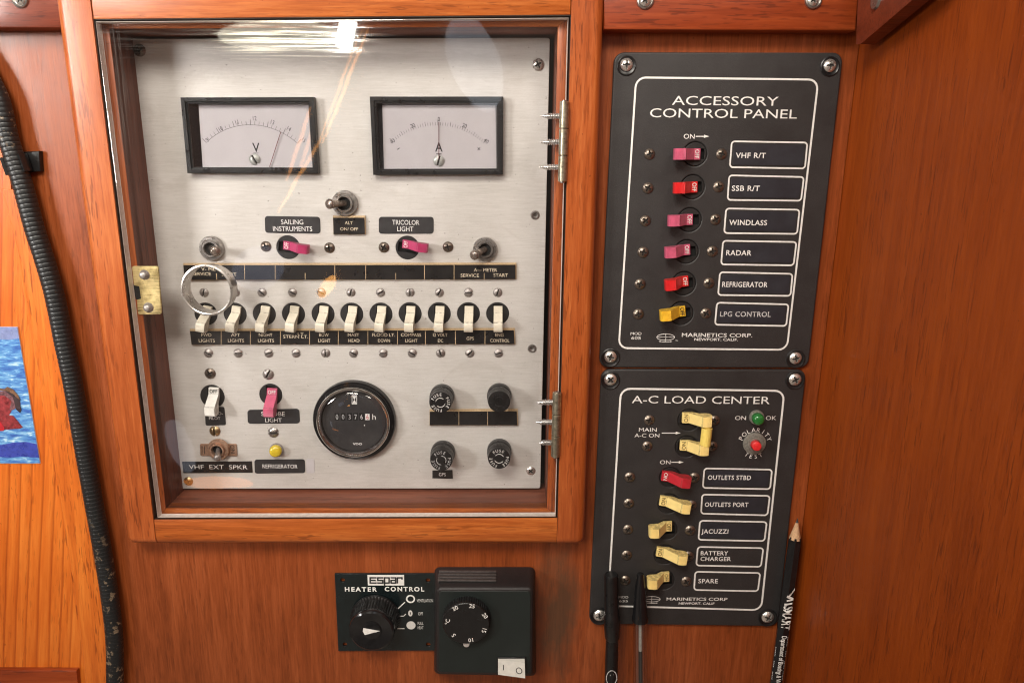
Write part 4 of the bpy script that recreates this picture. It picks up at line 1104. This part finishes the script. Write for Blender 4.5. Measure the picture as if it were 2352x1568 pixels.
# ================================================================ HEATER CONTROL AND THERMOSTAT
t = thing('heater_control', 'green black heater control plate with large ribbed black knob', 'control panel', (*U(885, 1405), 0))
wp = .0022
q = quad([(768.5, 1317), (1010, 1317), (1012, 1493), (777, 1494)], wp)
hl = [(787, 1331.5), (983, 1332), (792, 1479), (983.5, 1479)]
mb = MB(); plate(mb, q, [circ(*U(x, y, wp), 5 * SC(x, y, wp), 20) for x, y in hl], .0004, wp, 'heater', .0002)
w = wp + .00015
sheet(mb, quad([(844, 1319.5), (928, 1319.5), (928.5, 1343.5), (845, 1343.5)], w), w, 'ink_white')
w2 = w + .0002
def seg(x0, y0, x1, y1, t_=3.4): line(mb, U(x0, y0, w2), U(x1, y1, w2), t_ * SC(x0, y0, w2), w2, 'ink_black')
def gl(strokes, ox):
    for x0, y0, x1, y1 in strokes: seg(ox + x0, y0, ox + x1, y1)
gl([(0, 1326, 16, 1326), (0, 1332, 14, 1332), (0, 1338, 16, 1338), (1.2, 1325, 1.2, 1339)], 849)
gl([(0, 1326, 14, 1326), (0, 1332, 14, 1332), (0, 1338, 14, 1338), (1.2, 1325, 1.2, 1333), (12.8, 1331, 12.8, 1339)], 866.5)
gl([(0, 1326, 13, 1326), (0, 1338, 13, 1338), (1.2, 1325, 1.2, 1345), (11.8, 1325, 11.8, 1339)], 882)
gl([(0, 1326, 13, 1326), (0, 1332, 13, 1332), (0, 1338, 13, 1338), (1.2, 1331, 1.2, 1339), (11.8, 1325, 11.8, 1339)], 897)
gl([(0, 1326, 13, 1326), (1.2, 1325, 1.2, 1339), (11.8, 1325, 11.8, 1330)], 911.5)
def TH(s_, x, y, h, wd_, **k): text(mb, s_, *U(x, y, w), w, h * SC(x, y, w), 'ink_white', width=wd_ * SC(x, y, w), **k)
TH('HEATER', 829, 1352.5, 10.5, 74, weight=.035, spacing=1.35); TH('CONTROL', 929, 1352, 10.5, 91, weight=.035, spacing=1.35)
u, v = U(943, 1374.5, w); s = SC(943, 1374, w)
plate(mb, circ(u, v, 10.5 * s, 32), [circ(u, v, 7 * s, 32)], w, w + .0001, 'ink_white')
TH('VENTILATION', 976, 1378.5, 8, 37, weight=-.006); line(mb, U(913, 1398, w), U(930, 1382, w), .0008, w, 'ink_white')
TH('0', 942.5, 1407.5, 13, 10, weight=.06); TH('OFF', 966, 1408.5, 8, 11)
line(mb, U(917, 1414, w), U(928, 1414, w), .0007, w, 'ink_white'); line(mb, U(927, 1414, w), U(932, 1409, w), .0007, w, 'ink_white')
sheet(mb, circ(*U(944, 1435, w), 10.5 * s, 32), w, 'ink_white'); TH('FULL', 966, 1430.5, 7.5, 13); TH('HEAT', 966, 1440.5, 7.5, 13)
line(mb, U(911, 1442.5, w), U(929, 1442.5, w), .0008, w, 'ink_white')
mb.build('plate', t)
# knob: ribbed skirt, polished cap, white pointer
ku, kv = U(862.5, 1417, wp); wk = .0215
fu, fv = U(853.5, 1447, wk)
ku, kv = (ku + fu) / 2, (kv + fv) / 2
s = SC(853, 1445, wk); R = 55 * s
mb = MB(); N = 192
lathe(mb, ku, kv, [(R * 1.06, wp + .0008), (R * 1.06, wp + .003), (R * 1.0, wp + .0045), (R * .985, wp + .006), (R * .95, wk - .004)], 'black', N, False, (2, 4, 48, .04))
lathe(mb, ku, kv, [(R * .955, wk - .0042), (R * .965, wk - .0028), (R * .93, wk - .0010), (R * .86, wk - .0002), (R * .80, wk - .0004), (R * .42, wk - .0016), (R * .40, wk - .0010), (R * .37, wk - .0008)], 'black_gloss', 96)
wt = wk - .0005
sheet(mb, [(ku - R * .33, kv + R * .16), (ku - R * .36, kv), (ku - R * .28, kv - R * .17), (ku + R * .36, kv + R * .02)], wt, 'ink_white')
mb.build('knob', t, (ku, kv, wp))

t = thing('thermostat', 'black thermostat box with numbered dial and white rocker switch', 'thermostat', (*U(1113, 1430), 0))
wf = .0265
Qb = quad([(998, 1302), (1229, 1302), (1231, 1552), (997, 1547)], .001); Qf = quad([(1001, 1350), (1226, 1350), (1224, 1551), (1002, 1547)], wf)
def shell(mb, qa, qb, wa, wb, m, r, rf):
    ring = [(rnd(qa, r), wa)]
    for k in range(5):
        a = k / 4 * PI / 2
        qq = [tuple(Vector(qb[i]) ) for i in range(4)]
        f = (wb - rf - wa) / (wb - wa)
        base = [tuple(Vector(qa[i]).lerp(Vector(qb[i]), f)) for i in range(4)] if k == 0 else qb
        ring.append((rnd(inset(base if k == 0 else qb, rf * (1 - math.cos(a))), max(.0006, r - rf * (1 - math.cos(a)))), wb - rf + rf * math.sin(a)))
    vs = []; fs = []; n = len(ring[0][0])
    for pl, w_ in ring: vs += [(x, y, w_) for x, y in pl]
    for j in range(len(ring) - 1):
        for i in range(n): fs.append((j * n + i, j * n + (i + 1) % n, (j + 1) * n + (i + 1) % n, (j + 1) * n + i))
    fs.append(tuple((len(ring) - 1) * n + i for i in range(n)))
    mb.add(vs, fs, m)
mb = MB(); shell(mb, Qb[::-1], Qf[::-1], .0006, wf, 'thermo_body', .0042, .0022)
# ventilation slots: grooved ribs over the top edge
tv = (Qb[0][1] + Qf[0][1]) / 2
for i in range(4):
    wz = .0060 + i * .0036
    k = wz / wf; v_ = Qb[0][1] + (Qf[0][1] - Qb[0][1]) * k
    u0 = Qb[0][0] + .004; u1 = U(1140, 1320, wz)[0]
    box(mb, u0, u1, v_ - .002, v_ + .0011, wz, wz + .0017, 'thermo_rib', .0003)
    box(mb, u0 + .001, u1, v_ - .002, v_ + .0002, wz + .0018, wz + .0036, 'void')
body = mb.build('case', t)
mb = MB(); plate(mb, rnd(inset(Qf, .0022), .0026), [], wf - .0002, wf + .0004, 'thermo_face', .0003)
w = wf + .0006
sheet(mb, circ(*U(1071, 1479, w), 7 * SC(1071, 1479, w), 24), w, 'ink_white')
mb.build('front_cover', t)
du, dv = U(1071.5, 1424, wf + .004); s = SC(1071, 1424, wf + .004); R = 54.5 * s
mb = MB(); wd_ = wf + .0080
lathe(mb, du, dv, [(R * 1.02, wf + .0002), (R * 1.02, wf + .0050), (R, wf + .0066), (R * .965, wd_ - .0004), (R * .94, wd_), (R * .9, wd_)], 'black', 240, True, (0, 2, 60, .03))
w = wd_ + .0002
for s_, x, y, r in (('30', 1045.5, 1396, 30), ('25', 1084, 1391, -8), ('20', 1114, 1413, -58), ('15', 1112, 1447, -107), ('10', 1081, 1469, -170), ('5', 1042, 1458, 130), ('\u00b0C', 1028, 1427, 80)):
    text(mb, s_, *U(x, y, w), w, 9.5 * SC(x, y, w), 'ink_white', rot=math.radians(r), weight=.012)
mb.build('dial', t, (du, dv, wf))
# rocker: wedge with one end standing up
mb = MB(); w0 = wf + .0004
q = quad([(1144, 1512), (1205, 1512), (1206, 1547.5), (1144, 1547)], w0 + .001)
plate(mb, inset(q, -.0010), [], wf, w0 + .0009, 'black_gloss', .0002)
a, b, c, d = q
z0, z1 = w0 + .0016, w0 + .0054
vs = [(a[0], a[1], w0), (b[0], b[1], w0), (c[0], c[1], w0), (d[0], d[1], w0), (a[0], a[1], z0), (b[0], b[1], z1), (c[0], c[1], z1), (d[0], d[1], z0)]
mb.add(vs, [(7, 6, 5, 4), (0, 1, 5, 4), (1, 2, 6, 5), (2, 3, 7, 6), (3, 0, 4, 7)], 'white_lever')
def onr(fx, fy): return Vector(a).lerp(Vector(b), fx).lerp(Vector(d).lerp(Vector(c), fx), fy), z0 + (z1 - z0) * fx + .0002
def rl(f0, f1):
    p0, h0 = onr(*f0); p1, h1 = onr(*f1); dd = (p1 - p0).normalized(); pp = Vector((-dd.y, dd.x)) * .0003
    mb.add([(p0.x + pp.x, p0.y + pp.y, h0), (p1.x + pp.x, p1.y + pp.y, h1), (p1.x - pp.x, p1.y - pp.y, h1), (p0.x - pp.x, p0.y - pp.y, h0)], [(0, 1, 2, 3)], 'ink_black')
rl((.2, .3), (.2, .65))
for i in range(20):
    a0, a1 = 2 * PI * i / 20, 2 * PI * (i + 1) / 20
    rl((.78 + .105 * math.cos(a0), .55 + .19 * math.sin(a0)), (.78 + .105 * math.cos(a1), .55 + .19 * math.sin(a1)))
mb.build('rocker_switch', t, None, 'white rocker switch marked I and O')

# ================================================================ HOSE AND ITS CLIP
WH = .0078
mb = MB(); P = []
pts = [Vector((*U(x, y, WH), WH)) for x, y in HP]
dense = []
for i in range(len(pts) - 1):
    p0 = pts[max(0, i - 1)]; p1 = pts[i]; p2 = pts[i + 1]; p3 = pts[min(len(pts) - 1, i + 2)]
    for k in range(30):
        x = k / 30
        dense.append(.5 * ((2 * p1) + (p2 - p0) * x + (2 * p0 - 5 * p1 + 4 * p2 - p3) * x * x + (3 * p1 - p0 - 3 * p2 + p3) * x ** 3))
# even steps, three per corrugation
path = [dense[0]]; acc = 0; step = .0030 / 5
for a, b in zip(dense[:-1], dense[1:]):
    L = (b - a).length; pos = step - acc
    while pos <= L: path.append(a.lerp(b, pos / L)); pos += step
    acc = (acc + L) % step if L else acc
rad = [.0061 * (1, 1, 1, 1.0, .965)[i % 5] for i in range(len(path))]
tube(mb, [tuple(p) for p in path], rad, 'hose', 24)
tag(mb.build('flexible_hose', None, tuple(pts[11])), 'black ribbed flexible hose running down beside the cabinet', 'hose', kind='thing')
t = thing('hose_clip', 'small black plastic clip holding the hose to the bulkhead', 'clip', (*U(70, 372), 0))
mb = MB(); q = quad([(48, 349), (90, 347), (93, 394), (54, 396)], .004); prism(mb, q[::-1], .0003, .004, 'black', (), .001, .0005); mb.build('base', t)
mb = MB()
c0 = Vector((*U(31, 358, WH), WH)); c1 = Vector((*U(45, 398, WH), WH)); ax = (c1 - c0).normalized(); sd = Vector((0, 0, 1)).cross(ax).normalized(); up = Vector((0, 0, 1))
n = 20; vs = []; fs = []
for j, c in enumerate((c0, c1)):
    for i in range(n + 1):
        an = math.radians(-60 + 95 * i / n)
        for r in (.0062, .0078):
            for sgn in (1,): vs.append(tuple(c + (sd * -1 * math.cos(an) + up * math.sin(an)) * r))
st = (n + 1) * 2
for i in range(n):
    a = i * 2
    fs += [(a, a + 2, a + 2 + st, a + st), (a + 1, a + 1 + st, a + 3 + st, a + 3), (a, a + 1, a + 3, a + 2), (a + st, a + 2 + st, a + 3 + st, a + 1 + st)]
fs += [(0, st, st + 1, 1), (2 * n, 2 * n + 1, st + 2 * n + 1, st + 2 * n)]
mb.add(vs, fs, 'black')
vs = []
for j, c in enumerate((c0, c1)):
    for i in range(n + 1):
        an = math.radians(-60 + 95 * i / n)
        for r in (.0062, .0078): vs.append(tuple(c + (sd * math.cos(an) + up * math.sin(an)) * r))
mb.add(vs, fs, 'black')
mb.build('jaw', t)

# ================================================================ PHOTO PRINT
w = .0030
mb = MB()
q = quad([(-70, 750), (40, 750.7), (92.5, 1063.7), (-70, 1064)], w)
plate(mb, q, [], .0023, w, 'paper')
def ph(pts, m, lift): sheet(mb, quad(pts, w + lift), w + lift, m)
qq = [(-70, 750), (39.6, 750.7), (92, 1063.3), (-70, 1063.6)]
ph(qq, 'water', .00015)
ph([(-70, 750), (39.6, 750.7), (44, 777), (20, 780), (-70, 776)], 'print_deck', .0003)
ph([(-70, 1017), (0, 1022), (30, 1016), (60, 1014), (84, 1019), (90, 1051), (50, 1048), (20, 1050), (-70, 1047)], 'print_dark', .0003)
ph([(0, 898), (20, 896), (38, 905), (47, 925), (46, 935), (30, 938), (0, 934)], 'print_hair', .00032)
ph([(-70, 905), (10, 908), (26, 920), (30, 935), (20, 955), (-70, 950)], 'print_skin', .0004)
ph([(-70, 950), (0, 951), (30, 954), (42, 968), (52.5, 981), (45, 984), (10, 986), (-70, 990)], 'print_skin', .00045)
ph([(25, 925), (33, 917), (38, 930), (33, 940), (22, 942)], 'print_hair', .0005)
ph([(-70, 895), (10, 896), (30, 912), (37, 940), (46, 948), (49, 941), (45, 925), (46, 915), (38, 905), (30, 897), (-70, 888)], 'print_hat_dark', .0006)
ph([(-10, 890), (10, 893), (17, 888), (30, 894), (42, 908), (46, 918), (40, 914), (30, 904), (14, 897), (-10, 896)], 'print_hat', .0007)
ph([(-70, 966), (0, 967), (10, 982), (8, 989), (-70, 990)], 'print_red', .0007)
tag(mb.build('photo_print', None), 'blue colour photo of a swimmer in a hat stuck on the orange panel', 'photo', kind='thing')

# ================================================================ PENS AND PENCIL
def rod(mb, p0, p1, w0, w1, prof, m, n=28, hexa=False):
    """round body from pixel p0 (height w0) to p1; prof = [(fraction, radius in px)]"""
    a = Vector((*U(*p0, w0), w0)); b = Vector((*U(*p1, w1), w1)); s = SC(*p0, w0)
    tube(mb, [tuple(a.lerp(b, f)) for f, _ in prof], [r * s for _, r in prof], m, 6 if hexa else n)
    return a, b, s
t = thing('felt_tip_pen', 'black capped felt tip pen in front of the lower dark grey panel', 'pen', (*U(1404, 1560, .012), .012))
wz = .0125
mb = MB(); a, b, s = rod(mb, (1406, 1465), (1402, 1630), wz, wz + .004, [(0, 14.5), (.05, 14.5), (.3, 15), (1, 15)], 'black'); 
eu, ev = U(1404, 1553, wz + .0052); ew = wz + .0065
outl = circ(eu, ev, .0042, 32, .0066)
plate(mb, outl, [circ(eu, ev, .0036, 32, .0060)], ew, ew + .0002, 'ink_worn')
sheet(mb, [(eu - .0014, ev + .0026), (eu + .0016, ev + .0030), (eu + .0012, ev - .0002), (eu + .0022, ev - .0026), (eu - .0008, ev - .0032), (eu - .0002, ev)], ew, 'ink_worn')
mb.build('barrel', t)
mb = MB(); rod(mb, (1404, 1318), (1406, 1466), wz, wz, [(0, 9), (.002, 14.6), (.02, 16), (.1, 16.3), (.62, 16.6), (.64, 18.5), (.80, 18.8), (.97, 17.5), (1, 15.5)], 'black')
p = U(1404, 1316.5, wz)
mb.build('cap', t)
mb = MB(); q = quad([(1411, 1380), (1419, 1380), (1420, 1512), (1413, 1512)], wz + .003); prism(mb, q[::-1], wz - .001, wz + .003, 'black', (), .001, .0004); mb.build('clip', t)
t = thing('ballpoint_pen', 'clear barrelled ballpoint pen with black cap beside the felt tip', 'pen', (*U(1470, 1560, .012), .012))
mb = MB(); rod(mb, (1470, 1424), (1471, 1640), wz, wz + .003, [(0, 16), (1, 17)], 'clear_tube', 24); mb.build('barrel', t)
mb = MB(); rod(mb, (1471, 1424), (1471, 1493), wz, wz + .001, [(0, 4.2), (1, 4.2)], 'zero', 16); rod(mb, (1471, 1493), (1472, 1640), wz + .001, wz + .003, [(0, 4.6), (1, 4.6)], 'black', 16); mb.build('ink_tube', t)
mb = MB(); rod(mb, (1471, 1316), (1470, 1424), wz, wz, [(0, 5.5), (.01, 7.5), (.05, 8.5), (.3, 12.5), (.6, 15.2), (.88, 17.2), (.93, 19), (1, 18.5)], 'black_gloss'); mb.build('cap', t)
t = thing('pencil', 'sharpened black pencil with white lettering at the right edge', 'pencil', (*U(1790, 1560, .008), .008))
w0, w1 = .0085, .012
p0 = (1832, 1190); p1 = (1772, 1640)
mb = MB(); full = [(0, 2), (.04, 5.5), (.085, 12.5), (.1, 14.0)]
a = Vector((*U(*p0, w0), w0)); b = Vector((*U(*p1, w1), w1)); s = SC(*p0, w0)
tube(mb, [tuple(a.lerp(b, f)) for f, _ in [(.02, 0), (.098, 0)]], [3 * s, 13.2 * s], 'pencil_wood', 24); mb.build('sharpened_end', t)
mb = MB(); tube(mb, [tuple(a.lerp(b, f)) for f in (0, .022)], [.8 * s, 3.2 * s], 'graphite', 12); mb.build('lead', t)
mb = MB(); tube(mb, [tuple(a.lerp(b, f)) for f in (.088, .0985, 1)], [13.0 * s, 14.5 * s, 15.5 * s], 'black_gloss', 6)
ax = (b - a).normalized(); nz = (Vector((0, 0, 1)) - ax * ax.z).normalized(); sd = nz.cross(ax)
def onp(x, y, R=16.2):
    """lettering wrapped on the barrel: x along it from the tip, y to the right"""
    p = a + ax * x; th = y / (R * s)
    q_ = p + (sd * math.sin(th) + nz * math.cos(th)) * R * s
    return (q_.x, q_.y, q_.z)
Lt = (b - a).length
def ptxt(s_, x0, x1, h, y0=0, weight=.01, m='ink_white'):
    def f(x, y): return onp(x0 + x, y0 + y)
    text(mb, s_, 0, 0, 0, h, m, width=x1 - x0, align='L', xf=f, weight=weight)
def brush(pts):
    mb.add([onp(x * Lt, y * s) for x, y in pts], [tuple(range(len(pts)))], 'ink_white')
sgn = -1
ptxt('SMART', .415 * Lt, .535 * Lt, 22 * s, 0, .015)
for st in ([(.325, 10), (.335, 11), (.375, -3), (.372, -8), (.345, 2)], [(.36, -6), (.372, -8), (.385, 9), (.376, 11)], [(.378, 10), (.386, 10), (.392, -6), (.385, -7)], [(.396, 8), (.404, 8), (.408, -4), (.414, -10), (.404, -11), (.400, -4)]):
    brush([(x, y) for x, y in st])
ptxt('Department of Boating & Waterways', .565 * Lt, .885 * Lt, 11 * s, -1 * s, .012)
ptxt('......  ....  .....', .63 * Lt, .80 * Lt, 10 * s, -13 * s, .02, 'ink_worn'); ptxt('......  ....  ..... ......  ....', .57 * Lt, .85 * Lt, 10 * s, 13 * s, .02, 'ink_worn')
mb.build('barrel', t)

for o in bpy.data.objects:
    if '_o' in o: del o['_o']
